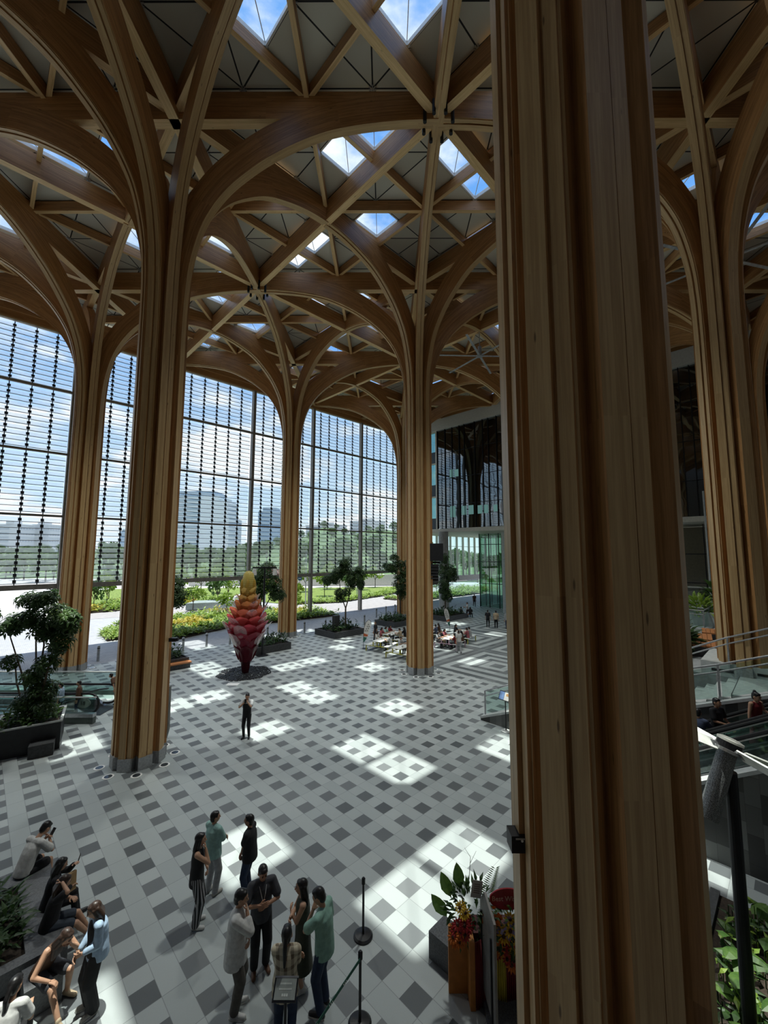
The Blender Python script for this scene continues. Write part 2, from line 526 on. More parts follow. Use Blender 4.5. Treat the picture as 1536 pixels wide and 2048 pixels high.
column(2, 0, 2.9, 'timber column at the right edge behind the terrace column')
column(2, 1, 0, 'timber column hidden behind the foreground column')
for (i, j) in ((-1, 1), (-1, 2), (1, -1), (0, -1), (2, -1)):
    column(i, j, 0, 'timber column outside the view whose arms reach into the roof')

# ------------------------------------------------------------------ roof
ROOF = thing('ceiling', 'timber lattice roof with grey panels and square skylights', 'ceiling', (0, 0, 0), kind='structure')
X0, X1, Y0, Y1, ZP = -22.5, 37.5, -11.25, 39.4, 26.0
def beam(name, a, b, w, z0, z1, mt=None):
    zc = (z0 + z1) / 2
    return MB().bar((a[0], a[1], zc), (b[0], b[1], zc), w, z1 - z0, outer=(0,)).build(name, [mt or GLULAM, LIT_SOFFIT_WOOD], ROOF)
xs = [-22.5, -15, 0, 15, 30, 37.5]
for k in range(-1, 6):               # lines running along x
    y = 7.5 * k
    for a, b in zip(xs[:-1], xs[1:]):
        beam('main_beam', (a, y), (b, y), .34, 24.62 if k % 2 else 24.72, 25.72)
ys = [-11.25, 0, 15, 30, 37.5]
for k in range(-3, 6):               # lines running along y
    x = 7.5 * k
    for a, b in zip(ys[:-1], ys[1:]):
        beam('main_beam', (x, a), (x, b), .34, 24.62 if k % 2 else 24.72, 25.72)
for i in range(-2, 3):
    for j in range(-1, 3):
        cx, cy = 15 * i + 7.5, 15 * j + 7.5
        for sx in (1, -1):
            a = (cx - 7.5, cy - 7.5 * sx); b = (cx + 7.5, cy + 7.5 * sx)
            if i == 2: b = (cx, cy)
            if cx > 37.6: continue
            if j == 2:
                if sx == 1: b = (cx, cy)
                else: a = (cx, cy) if i != 2 else a
                if i == 2 and sx == -1: continue
            if j == -1: a = (cx, cy) if sx == 1 else a; b = (cx, cy) if sx == -1 else b
            beam('diagonal_beam', a, b, .40, 24.40, 25.62)
for k in range(-3, 5):
    x = 7.5 * k + 3.75
    for a, b in zip(ys[:-1], ys[1:]): beam('purlin', (x, a), (x, b), .18, 25.42, 25.92)
for k in range(-1, 5):
    y = 7.5 * k + 3.75
    for a, b in zip(xs[:-1], xs[1:]): beam('purlin', (a, y), (b, y), .18, 25.42, 25.92)
for i in range(-2, 3):               # diamonds round every node and column
    for j in range(-1, 3):
        cx, cy = 15 * i + 7.5, 15 * j + 7.5
        q = [(cx + 7.5, cy), (cx, cy + 7.5), (cx - 7.5, cy), (cx, cy - 7.5)]
        for k in range(4):
            a, b = q[k], q[(k + 1) % 4]
            if max(a[0], b[0]) > 37.6 or max(a[1], b[1]) > 37.6 or min(a[1], b[1]) < -7.6: continue
            beam('diagonal_purlin', a, b, .20, 25.34, 25.90)

def panel_material():
    t = Mat('ceiling_panels')
    x, y, z = t.xyz('Object')
    c = 1.875
    def line(e, w): return ((e / c + .5).fract() - .5).abs().lt(w / c)
    l = line(x, .030).max(line(y, .030)).max(line((x + y) * .5, .022)).max(line((x - y) * .5, .022))
    tri = t.white(t.combine((x / c).floor(), (y / c).floor(), (((x + y) * .5) / c).floor() + (((x - y) * .5) / c).floor() * 7.0))
    col = t.mix(tri, (.60, .58, .49), (.71, .685, .58))
    col = t.mix(l, col, (.025, .025, .025))
    t.surf(t.bsdf(col, .75).outputs[0]); return t.m
PANEL = panel_material()
SKY_CELLS = [(3, 5), (3, 6), (5, 7), (4, 9), (4, 10), (7, 10), (5, 12), (6, 12), (1, 3), (2, 3), (2, 8), (0, 5), (8, 13), (5, 4), (6, 4), (9, 11),
             (1, 11), (2, 11), (-2, 4), (-3, 4), (3, 13), (3, 14), (4, 17), (4, 18), (10, 8), (15, 10), (16, 13), (-1, 10), (4, 1), (4, 2),
             (-2, 11), (-3, 11), (8, 5), (0, 13), (-3, 15), (-2, 15), (5, 15), (13, 16), (13, 7), (9, 14), (12, 1), (2, 16), (10, 0), (13, -1),
             (11, 10), (11, 4), (7, 17), (9, 17), (15, 6), (17, 16), (-5, 9), (-6, 13), (6, -2), (16, 3), (18, 9), (14, 12), (1, 0), (2, 0)]
cells = set(SKY_CELLS)
C8 = 1.875
mb = MB()
for i in range(-12, 20):
    for j in range(-6, 21):
        x0, x1, y0, y1 = i * C8, (i + 1) * C8, j * C8, (j + 1) * C8
        if j == 20: y1 = Y1
        if (i, j) in cells:
            for (ax, ay, bx, by, ni, nj) in ((x0, y0, x1, y0, i, j - 1), (x1, y0, x1, y1, i + 1, j), (x1, y1, x0, y1, i, j + 1), (x0, y1, x0, y0, i - 1, j)):
                if (ni, nj) not in cells:
                    mb.add([(ax, ay, ZP), (bx, by, ZP), (bx, by, ZP + .16), (ax, ay, ZP + .16)], [(0, 1, 2, 3)])
        else:
            mb.add([(x0, y0, ZP), (x0, y1, ZP), (x1, y1, ZP), (x1, y0, ZP)], [(0, 1, 2, 3)])
mb.build('ceiling_panels', PANEL, ROOF)
for (i, j) in SKY_CELLS:
    x0, y0 = i * C8, j * C8
    f = MB(); w = .07
    f.box(x0, x0 + C8, y0, y0 + w, ZP - .03, ZP + .16).box(x0, x0 + C8, y0 + C8 - w, y0 + C8, ZP - .03, ZP + .16)
    f.box(x0, x0 + w, y0 + w, y0 + C8 - w, ZP - .03, ZP + .16).box(x0 + C8 - w, x0 + C8, y0 + w, y0 + C8 - w, ZP - .03, ZP + .16)
    f.bar((x0, y0, ZP + .15), (x0 + C8, y0 + C8, ZP + .15), .03, .04)
    fo = f.build('skylight', WHITE, ROOF)
    MB().add([(x0, y0, ZP + .18), (x0 + C8, y0, ZP + .18), (x0 + C8, y0 + C8, ZP + .18), (x0, y0 + C8, ZP + .18)], [(0, 1, 2, 3)]).build('pane', GLASS_ROOF, fo)
# white star nodes where the panel joints meet, only near enough to read
mb = MB()
for i in range(-6, 12):
    for j in range(1, 20):
        for k in range(8):
            a = k * pi / 4; d = Vector((cos(a), sin(a), 0)); c = Vector((i * C8, j * C8, ZP - .05))
            mb.bar(c, c + d * .16, .035, .05)
        mb.bar(Vector((i * C8, j * C8, ZP - .28)), Vector((i * C8, j * C8, ZP)), .03, .03)
mb.build('panel_clips', PALEGREY, ROOF)
# timber fascia over the facade and the soffit lip
MB().bar((-26, 37.55, 24.85), (37.5, 37.55, 24.85), .3, 1.5).build('fascia_beam', GLULAM, ROOF)
MB().box(-26, 37.3, 37.35, 37.75, 24.0, 24.12).build('facade_head_trim', GLULAM_PALE, ROOF)
for (i, j) in ((0, 0), (0, 1), (1, 1), (1, 0), (-1, 1)):
    n = thing('spotlight_cluster', 'black downlights clustered round a roof node', 'spotlight', (15 * i + 7.5, 15 * j + 7.5, 24.5), 0, 'spotlight clusters at the roof nodes')
    if (i, j) == (0, 0): n['label'] = 'black downlights round the big roof node at top centre'
    elif (i, j) == (0, 1): n['label'] = 'black downlights round the roof node above the sculpture'
    for k in range(8):
        a = k * pi / 4 + pi / 8
        p = Vector((.60 * cos(a), .60 * sin(a), 0))
        MB().cyl(p + Vector((0, 0, -.30)), p + Vector((0, 0, .30)), .075, .07, 10).build('spot', BLACK, n)
    L = bpy.data.lights.new('fill_downlight', 'SPOT'); L.energy = LAMP_W; L.color = (.97, 1.0, .95); L.spot_size = radians(98); L.spot_blend = 1.0; L.shadow_soft_size = .7  # fill light added at these fixtures to lift the dim floor
    lo = bpy.data.objects.new('fill_downlight', L); COL.objects.link(lo); lo.parent = n; lo.location = (0, 0, -.12)
# ------------------------------------------------------------------ louvred glass facade, plane y = 37.5
FY = 37.5
W1 = thing('window_1', 'tall louvred glass facade on dark mullions along the driveway', 'facade', (0, FY, 0), kind='structure')
ZT = [4.62, 9.83, 14.6, 19.5, 24.05]
for k in range(-3, 6):
    x = 7.5 * k
    MB().box(x - .14, x + .14, -.22, .25, 0 if k % 2 or k > 1 else 4.4, 24.05).build('mullion', MULL, W1)
for z, h in zip(ZT, (.36, .16, .16, .16, .14)):
    MB().box(-23, 37.4, -.1, .1, z - h / 2, z + h / 2).build('transom', MULL, W1)
for k in range(-3, 5):
    for lv in range(4):
        z0, z1 = ZT[lv] + .2, ZT[lv + 1] - .1
        g = MB(); n = 11; p = (z1 - z0) / n
        x0, x1 = 7.5 * k + .16, 7.5 * (k + 1) - .16
        for q in range(n):
            zc = z0 + p * (q + .5); dy, dz = .10, p * .40
            a, b = Vector((0, -dy + .42, zc - dz)), Vector((0, dy + .42, zc + dz))
            g.cur = 0
            g.add([(x0, a.y, a.z), (x1, a.y, a.z), (x1, b.y, b.z), (x0, b.y, b.z)], [(0, 1, 2, 3)])
            g.cur = 1
            g.box(x0, x1, a.y - .02, a.y + .02, a.z - .022, a.z + .022)
        g.cur = 0
        g.build('louver_panel', [GLASS_LOUVER, GLASS_EDGE], W1)
for k in range(-3, 5):
    for q in range(1, 6):
        x = 7.5 * k + 1.25 * q
        g = MB()
        g.box(x - .03, x + .03, .27, .33, ZT[0], 24.0)
        for lv in range(4):
            z0, z1 = ZT[lv] + .2, ZT[lv + 1] - .1; p = (z1 - z0) / 11
            for m in range(11):
                zc = z0 + p * (m + .5)
                g.hexa([(x - .10, .18, zc - .13), (x + .10, .18, zc - .13), (x + .10, .24, zc - .13), (x - .10, .24, zc - .13),
                        (x - .10, .34, zc + .10), (x + .10, .34, zc + .10), (x + .10, .40, zc + .10), (x - .10, .40, zc + .10)])
        g.build('bracket_strip', BRACK, W1)

# ------------------------------------------------------------------ dark glass block at the end, plane x = 37.5
BX = 37.5
blk = thing('building_block', 'black glass upper block closing the far end of the hall', 'building block', (BX, 0, 0), kind='structure')
MB().box(.1, 14, -14, 30.9, 10.25, 26).build('core', mat('block_core', (.03, .032, .035), .8), blk)
MB().box(-.15, 22, -14, 37.6, 9.75, 10.2).build('soffit_edge', CREAM, blk)
MB().box(-.35, .6, -14, 37.5, 23.15, 24.6).build('head_fascia', mat('fascia_board', (.55, .54, .50), .6, var=.05), blk)
y = -14.0; k = 0; random.seed(3)
while y < 30.85:
    w = random.choice((1.1, 1.5, 1.5, .75)); y1 = min(y + w, 30.85)
    tilt = random.uniform(-.03, .03)
    for z0, z1 in ((10.2, 13.2), (13.2, 16.6), (16.6, 20.0), (20.0, 23.15)):
        MB().hexa([(.0, y + .02, z0 + .03), (.06, y + .02, z0 + .03), (.06, y1 - .02, z0 + .03), (tilt * .6, y1 - .02, z0 + .03),
                   (.0, y + .02, z1 - .02), (.06, y + .02, z1 - .02), (.06, y1 - .02, z1 - .02), (tilt * .6, y1 - .02, z1 - .02)]).build('glass_panel', GLASS_DARK, blk)
    MB().box(-.14, .05, y1 - .025, y1 + .025, 10.2, 23.15).build('glass_fin', BLACK, blk)
    y = y1; k += 1
for z in (13.2, 16.6, 20.0): MB().box(-.03, .02, -14, 30.85, z - .03, z + .03).build('joint_rail', BLACK, blk)
LITW = Mat('lit_window'); _e = LITW.node('ShaderNodeEmission', Strength=.09); _e.inputs[0].default_value = (.35, .72, .68, 1); LITW.surf(_e.outputs[0])
for (y0, y1, z0, z1) in ((28.9, 28.1, 11.6, 13.0), (27.2, 26.5, 11.8, 12.9), (26.2, 25.5, 11.8, 12.9), (24.9, 24.3, 11.8, 12.8), (24.1, 23.5, 11.8, 12.8), (22.8, 22.3, 11.9, 12.7), (28.9, 28.4, 16.7, 17.7), (28.2, 27.6, 16.7, 17.6)):
    MB().box(-.05, -.02, y1, y0, z0, z1).build('lit_window', LITW.m, blk)
# pale corner bay between block and facade
bay = thing('window_2', 'narrow teal corner glazing with cream frame beside the black block', 'window', (BX, 31, 0), kind='structure')
MB().box(-.12, .12, -.1, .12, 10, 23.2).box(-.12, .12, 6.2, 6.4, 10, 23.2).build('frame', CREAM, bay)
for z in (10.05, 14.4, 18.8, 23.1): MB().box(-.1, .1, .1, 6.2, z - .09, z + .09).build('rail', CREAM, bay)
for z0, z1 in ((10.1, 14.3), (14.5, 18.7), (18.9, 23.0)):
    MB().box(-.02, .02, .12, 6.2, z0 + 1.5, z1).build('pane', GLASS_TEAL, bay)
    MB().box(-.02, .04, .12, 6.2, z0, z0 + 1.5).build('spandrel', mat('spandrel_blue', (.04, .06, .075), .25), bay)
# entrance passage under the block
ent = thing('window_3', 'entrance glazing with tall cream fins above a steel beam', 'window', (38, FY, 0), kind='structure')
for q in range(13):
    x = 1.75 * q + .6
    MB().box(x - .07, x + .07, -.25, .1, 3.5, 10.0).build('fin', CREAM, ent)
MB().box(0, 22, -.15, .25, 2.65, 3.5).build('beam', MULL, ent)
for z in (5.4, 8.2): MB().box(0, 22, .05, .1, z - .03, z + .03).build('rail', MULL, ent)
MB().box(0, 22, .06, .08, 3.5, 10).build('pane', GLASS_RAIL, ent)
MB().box(0, 22, .06, .08, .1, 2.6).build('lower_pane', GLASS_RAIL, ent)
lob = thing('window_4', 'green glass lobby box under the black block', 'window', (44, 28.9, 0), kind='structure')
for q in range(5):
    y0 = -1.45 * q
    MB().box(-.02, .02, y0 - 1.42, y0 - .03, .05, 9.7).build('pane', GLASS_GREEN, lob)
    MB().box(-.06, .06, y0 - .04, y0 + .04, 0, 9.8).build('mullion', BLACK, lob)
for q in range(5):
    MB().box(.05 + 1.5 * q, 1.45 + 1.5 * q, -.02, .02, .05, 9.7).build('pane', GLASS_GREEN, lob)
    MB().box(1.45 + 1.5 * q, 1.53 + 1.5 * q, -.05, .05, 0, 9.8).build('mullion', BLACK, lob)
for z in (3.1, 6.0, 8.3): MB().box(-.05, .05, -7.2, 0, z - .04, z + .04).build('rail', BLACK, lob)
MB().box(6, 6.2, -7.4, -.2, 0, 9.7).build('back_wall', mat('lobby_back', (.10, .13, .11), .6), lob)
for (x, y, lb) in ((36.9, 29.6, 'grey concrete column behind the leafy tree at the entrance'), (41.4, 23.4, 'white round concrete column in front of the green glass lobby')):
    c = MB().lathe([(.62, 0), (.62, 9.8)], n=28).build('concrete_column', CONC if x < 40 else PALEGREY, loc=(x, y, 0), smooth=False)
    tag(c, lb, 'column', kind='thing')
    for z in (3.2, 6.4): MB().lathe([(.625, z - .012), (.625, z + .012)], n=28).build('joint', MULL, c)
# shop front below the block, right of the foreground column
sh = thing('window_5', 'shop glazing with dark frame under the block behind the terrace', 'window', (40, -13, 0), kind='structure')
for q in range(12):
    y = 1.55 * q
    MB().box(-.04, .04, y - .04, y + .04, 0, 9.7).build('mullion', BLACK, sh)
    MB().box(-.02, .02, y + .05, y + 1.5, 0, 9.7).build('pane', GLASS_SHOP, sh)
for z in (4.6, 7.1): MB().box(-.05, .05, -1, 19, z - .04, z + .04).build('rail', BLACK, sh)
MB().box(5, 5.2, -2, 20, 0, 9.7).build('back_wall', mat('shop_back', (.42, .36, .24), .7), sh)
MB().box(.2, 5, -2, 20, 4.3, 4.5).build('upper_floor', mat('shop_slab', (.12, .06, .05), .7), sh)
pn = thing('sign_banner', 'tall cream and maroon sign panel on a slim post beside the shop', 'sign', (36.2, 3.4, 2.9))
MB().box(-.05, .05, -.06, .06, 0, 9.2).build('post', PALEGREY, pn)
MB().box(-.04, .04, -1.3, -.1, 6.2, 9.2).build('upper_panel', mat('banner_cream', (.52, .50, .40), .6), pn)
MB().box(-.04, .04, -1.3, -.1, 2.6, 6.1).build('maroon_panel', mat('banner_maroon', (.10, .012, .02), .5), pn)
MB().box(-.04, .04, -1.3, -.1, 1.1, 2.5).build('lower_panel', mat('banner_cream', (.5, .48, .4), .6), pn)
# ------------------------------------------------------------------ leaves
def leaf_mat(name, c0, c1, trans=.35, rough=.45):
    t = Mat(name)
    tc = t.node('ShaderNodeTexCoord'); n = t.noise(tc.outputs['Object'], 2.3, 3)
    oi = t.node('ShaderNodeObjectInfo')
    w = t.noise(tc.outputs['Object'], 17, 2)
    c = t.mix((n * .6 + w * .4).ramp(.32, .68), c0, c1)
    b = t.bsdf(c, rough, 0, .5)
    tl = t.node('ShaderNodeBsdfTranslucent'); t.nt.links.new(c, tl.inputs[0])
    m = t.node('ShaderNodeMixShader'); m.inputs[0].default_value = trans
    t.nt.links.new(b.outputs[0], m.inputs[1]); t.nt.links.new(tl.outputs[0], m.inputs[2]); t.surf(m.outputs[0])
    M[name] = t.m; return t.m
LEAF = leaf_mat('leaf_deep', (.018, .045, .012), (.05, .11, .022))
LEAF_MID = leaf_mat('leaf_mid', (.04, .10, .02), (.12, .22, .045))
LEAF_LIGHT = leaf_mat('leaf_light', (.13, .24, .03), (.34, .46, .07))
LEAF_YEL = leaf_mat('leaf_yellow', (.30, .30, .03), (.62, .50, .06))
LEAF_FAR = leaf_mat('leaf_far', (.075, .15, .055), (.20, .29, .11), .25, .7)
LEAF_PINK = leaf_mat('leaf_pink', (.30, .10, .09), (.50, .20, .16))
BARK = mat('bark', (.09, .068, .045), .85, var=.3, scale=12, bump=.01)

def leaf(mb, base, d, up, L, w, droop=.25):
    """one pointed leaf, folded on its midrib"""
    d = Vector(d).normalized(); up = Vector(up); base = Vector(base)
    s = d.cross(up)
    if s.length < 1e-3: s = d.cross(Vector((1, 0, .3)))
    s.normalize(); n = s.cross(d)
    b = Vector(base); m = b + d * L * .5 + n * L * .06; tip = b + d * L - n * L * droop
    if L < .3:
        mb.add([b, m + s * w / 2 - n * w * .18, tip, m - s * w / 2 - n * w * .18, m], [(0, 1, 4), (1, 2, 4), (2, 3, 4), (3, 0, 4)]); return
    q = []
    for t, ww in ((.18, .62), (.42, 1.0), (.68, .78), (.86, .42)):
        c = b + d * L * t + n * (L * .06 * sin(pi * t) - L * droop * t * t * t); q += [c + s * w / 2 * ww - n * w * .16 * ww, c, c - s * w / 2 * ww - n * w * .16 * ww]
    f = [(0, 2, 1), (0, 3, 2)]
    for k in range(3):
        a = 1 + 3 * k; f += [(a, a + 1, a + 4, a + 3), (a + 1, a + 2, a + 5, a + 4)]
    mb.add([b] + q + [tip], f + [(10, 11, 13), (11, 12, 13)])
def rdir(zmin=-1., zmax=1.):
    a = random.uniform(0, 2 * pi); z = random.uniform(zmin, zmax); r = sqrt(max(0, 1 - z * z))
    return Vector((r * cos(a), r * sin(a), z))
def umbel(mb, c, d, L, n=8):
    """a ring of drooping leaflets round one stalk end"""
    d = Vector(d).normalized(); e1 = d.cross(Vector((0, 0, 1)))
    if e1.length < .05: e1 = Vector((1, 0, 0))
    e1.normalize(); e2 = d.cross(e1); o = random.uniform(0, 6)
    for i in range(n):
        a = o + 2 * pi * i / n; r = e1 * cos(a) + e2 * sin(a)
        leaf(mb, Vector(c) + r * .02, r + d * random.uniform(-.1, .35), d, L * random.uniform(.8, 1.1), L * .36, .3)
def blob_points(c, r, n):
    c = Vector(c); r = Vector(r) if isinstance(r, tuple) else Vector((r, r, r))
    return [(c + Vector((q.x * r.x, q.y * r.y, q.z * r.z)) * random.uniform(.55, 1), q) for q in (rdir() for _ in range(n))]
def branch(mb, pts, r0, r1):
    n = len(pts); mb.tube(pts, [r0 + (r1 - r0) * i / (n - 1) for i in range(n)], 7)

# ------------------------------------------------------------------ far trees, all standing in the open beyond the street
random.seed(11)
def far_tree_mesh(h, rad, n, L, blobs, m, seed):
    random.seed(seed); mb = MB()
    for _ in range(blobs):
        q = rdir(-.5, 1); c = Vector((q.x * rad * .6, q.y * rad * .6, h * .62 + q.z * h * .22)); r = rad * random.uniform(.35, .6)
        for p, d in blob_points(c, (r, r, r * .8), n // blobs): leaf(mb, p, d + rdir() * .6, rdir(), L * random.uniform(.7, 1.2), L * .7, .2)
    return mb.mesh('foliage', m)
def trunk_mesh(h, r, seed):
    random.seed(seed); mb = MB()
    branch(mb, [(0, 0, 0), (.05 * h * .2, 0, h * .3), (0, .02 * h, h * .62)], r, r * .5)
    for k in range(4):
        a = k * 1.6 + .3; branch(mb, [(0, 0, h * .34), (cos(a) * h * .1, sin(a) * h * .1, h * .5), (cos(a) * h * .17, sin(a) * h * .17, h * .68)], r * .5, r * .2)
    return mb.mesh('trunk', BARK)
FT = [far_tree_mesh(9, 3.6, 520, 1.0, 8, LEAF_FAR, 1), far_tree_mesh(10, 3.2, 520, 1.0, 9, LEAF_MID, 2), far_tree_mesh(8, 4.0, 520, .95, 9, LEAF_FAR, 3)]
TR = trunk_mesh(9, .22, 4)
YT = [far_tree_mesh(4.6, 1.5, 340, .42, 7, LEAF_LIGHT, 5), far_tree_mesh(4.2, 1.3, 300, .42, 6, LEAF_MID, 6), far_tree_mesh(4.6, 1.7, 340, .42, 7, LEAF_PINK, 7)]
YTR = trunk_mesh(4.4, .07, 8)
def put_tree(fm, tm, x, y, z, s, label, group, rz):
    t = thing('tree', label, 'tree', (x, y, z), rz, group)
    t.scale = (s, s, s * random.uniform(.9, 1.15))
    for nm, me in (('foliage', fm), ('trunk', tm)):
        o = bpy.data.objects.new(nm, me); COL.objects.link(o); o.parent = t
    return t
FW = Vector((cos(YAW), sin(YAW), 0)); RT = Vector((sin(YAW), -cos(YAW), 0))
def hill_h(u):  # ridge height above ground by bearing (lateral / forward)
    prof = [(-1.6, 9), (-1.0, 9.5), (-.82, 5), (-.72, 8), (-.55, 6), (-.43, 3), (-.30, 10), (-.24, 13), (-.15, 22), (-.08, 19), (.01, 22), (.16, 4), (.3, 1), (.6, 0)]
    for (a, ha), (b, hb) in zip(prof[:-1], prof[1:]):
        if a <= u <= b:
            t = (u - a) / (b - a); t = t * t * (3 - 2 * t); return ha + (hb - ha) * t
    return 0
CAM0 = Vector((-4.44, -1.5, 0))
mb = MB(); nu, nd = 70, 12
hid = []
for i in range(nu + 1):
    u = -1.55 + 2.1 * i / nu
    for j in range(nd + 1):
        d = 105 + 170 * j / nd
        k = min(1, j / (nd * .8)); p = CAM0 + FW * d + RT * (u * d)
        hid.append(len(mb.v)); mb.v.append(Vector((p.x, p.y, hill_h(u) * k * (1 + .06 * sin(i * 1.7 + j)) - .3)))
for i in range(nu):
    for j in range(nd):
        a = i * (nd + 1) + j; mb.face((a, a + nd + 1, a + nd + 2, a + 1))
hl = mb.build('hills', mat('hill_green', (.10, .16, .07), .95, var=.45, scale=.25), smooth=True)
fix_normals(hl); tag(hl, 'low wooded hills behind the street', 'hills', kind='structure')
random.seed(21); nfar = 0; woods = []
for ring, (d0, d1, cnt) in enumerate(((98, 112, 46), (118, 150, 62), (155, 230, 90))):
    for k in range(cnt):
        u = -1.35 + 1.75 * (k + random.uniform(.1, .9)) / cnt; d = random.uniform(d0, d1)
        p = CAM0 + FW * d + RT * (u * d)
        kk = min(1, ((d - 105) / 170) / .8) if d > 105 else 0
        z = hill_h(u) * max(0, kk) - .4
        if u > .3 and ring == 2: continue
        s = random.uniform(.62, .9) * (1.05, 1.1, .82)[ring]
        if any((p.x - q[0]) ** 2 + (p.y - q[1]) ** 2 < (3.1 * (s + q[2])) ** 2 for q in woods): continue
        woods.append((p.x, p.y, s))
        put_tree(random.choice(FT), TR, p.x, p.y, z, s, 'dense green tree in the woods beyond the street', 'trees on the wooded hills', random.uniform(0, 6)); nfar += 1

# ------------------------------------------------------------------ far buildings
def bands_material(name, wall, win, fh, bw):
    t = Mat(name); x, y, z = t.xyz('Object')
    a = (z / fh).fract().gt(.42) * ((x + y) / bw).fract().gt(.22)
    c = t.mix(a, wall, win)
    t.surf(t.bsdf(c, .5).outputs[0]); return t.m
BM_OFF = bands_material('office_bands', (.62, .69, .71), (.20, .30, .37), 3.6, 3.0)
BM_BLUE = bands_material('blue_tower_bands', (.26, .38, .50), (.17, .28, .40), 3.6, 4.0)
BM_RES = bands_material('housing_bands', (.56, .58, .58), (.30, .36, .40), 3.1, 3.6)
ROOFG = mat('far_roof', (.55, .57, .58), .8)
def far_building(name, label, x0, x1, dep, h, depth, m, crown):
    p0, p1 = Vector(x0), Vector(x1); d = (p1 - p0); L = d.length; d.normalize(); back = Vector((-d.y, d.x, 0))
    if back.dot(FW) < 0: back = -back
    t = thing(name, label, 'building', (p0 + p1) / 2)
    def blk(a, b, e, z0, z1, nm, mm):
        q = [d * a - d * L / 2, d * b - d * L / 2, d * b - d * L / 2 + back * e, d * a - d * L / 2 + back * e]
        return MB().hexa([v + Vector((0, 0, z0)) for v in q] + [v + Vector((0, 0, z1)) for v in q]).build(nm, mm, t)
    crown(blk, L, depth, h); return t
def office(blk, L, D, h):
    blk(0, L, D, 0, h * .62, 'lower_block', BM_OFF); blk(L * .05, L * .82, D * .9, h * .62, h * .93, 'upper_block', BM_OFF)
    blk(L * .82, L * .97, D * .8, h * .62, h * .86, 'shoulder_block', BM_OFF)
    blk(L * .12, L * .74, D * .8, h * .93, h, 'crown', BM_BLUE); blk(-L * .06, L * 1.12, D, 0, h * .16, 'podium', ROOFG)
def tower(blk, L, D, h): blk(0, L, D, 0, h * .93, 'shaft', BM_BLUE); blk(L * .2, L * .8, D * .7, h * .93, h, 'crown', BM_BLUE); blk(-L * .1, L * 1.1, D, 0, h * .2, 'podium', BM_OFF)
def slabs(blk, L, D, h): blk(0, L, D, 0, h, 'slab_block', BM_RES); blk(L * .3, L * .7, D * .5, h, h + 2.6, 'roof_plant', ROOFG); blk(-L * .02, L * 1.02, D * 1.02, h, h + .6, 'parapet', ROOFG)
far_building('office_building', 'broad pale glass office block with stepped crown on the skyline', (104.8, 354.8, 0), (138.3, 321.7, 0), 330, 57, 30, BM_OFF, office)
far_building('office_tower', 'slim blue glass tower on the skyline', (169.6, 332.9, 0), (183.8, 318.8, 0), 360, 47, 18, BM_BLUE, tower)
far_building('apartment_building', 'grey housing slab at the left edge of the skyline', (5.2, 411, 0), (15.7, 401, 0), 300, 27, 14, BM_RES, slabs)
far_building('apartment_building', 'second grey housing slab from the left on the skyline', (24, 418, 0), (33.5, 408.5, 0), 310, 28, 14, BM_RES, slabs)
far_building('apartment_building', 'dark low office seen between the two left timber columns', (73, 372, 0), (81, 364, 0), 320, 25, 14, BM_BLUE, tower)
far_building('apartment_building', 'white flats on the hill right of the red sculpture', (182.8, 277.5, 0), (205.3, 255.2, 0), 330, 29, 14, BM_RES, slabs)
far_building('apartment_building', 'white flats on the hill behind the loudspeaker column', (214.6, 260, 0), (235.5, 239.4, 0), 340, 33, 14, BM_RES, slabs)

# ------------------------------------------------------------------ planting beds, lawn and road
def poly_slab(name, poly, z0, z1, m, label, cat, kind='structure'):
    o = MB().prism(poly, z0, z1).build(name, m); fix_normals(o); return tag(o, label, cat, kind=kind)
road = poly_slab('road', [(-40, 62), (13, 50.2), (19, 49), (25.2, 41), (25.6, 38.8), (29, 36.5), (44, 36.5), (75, 47), (75, 55), (46, 47), (33, 44.5), (27.5, 47), (21, 54), (14, 57), (-40, 70)], -.02, .006, ASPHALT, 'pale road curving past the planting outside', 'road')
poly_slab('lawn', [(26, 50), (33, 46), (48, 49), (60, 58), (40, 70), (24, 60)], 0, .06, LAWN, 'bright lawn beyond the curving road', 'lawn')
poly_slab('lawn_2', [(8, 60), (24, 62), (36, 76), (14, 92), (2, 84)], 0, .06, LAWN, 'far lawn behind the planting at the left', 'lawn')
def inside(p, poly):
    r = False; n = len(poly)
    for i in range(n):
        (x0, y0), (x1, y1) = poly[i], poly[(i + 1) % n]
        if (y0 > p[1]) != (y1 > p[1]) and p[0] < (x1 - x0) * (p[1] - y0) / (y1 - y0) + x0: r = not r
    return r
def cover(poly, n, L, hmax, mats, label):
    """low ground cover: a dense uncountable mass of leaves in a kerbed bed"""
    xs_, ys_ = [p[0] for p in poly], [p[1] for p in poly]; mb = MB()
    k = 0
    while k < n:
        p = (random.uniform(min(xs_), max(xs_)), random.uniform(min(ys_), max(ys_)))
        if not inside(p, poly): continue
        k += 1; h = random.uniform(.1, hmax) * (.55 + .45 * sin(p[0] * 1.3 + 1) * cos(p[1] * 1.1))
        mb.cur = 1 if len(mats) > 1 and sin(p[0] * .55 + 2) * sin(p[1] * .5) > .45 else 0
        for q in range(4):
            d = rdir(.15, .9); leaf(mb, (p[0], p[1], .1 + h * random.random()), d, (0, 0, 1), L * random.uniform(.7, 1.3), L * .32, .35)
    mb.cur = 0
    return tag(mb.build('ground_cover', mats), label, 'ground cover', kind='stuff')
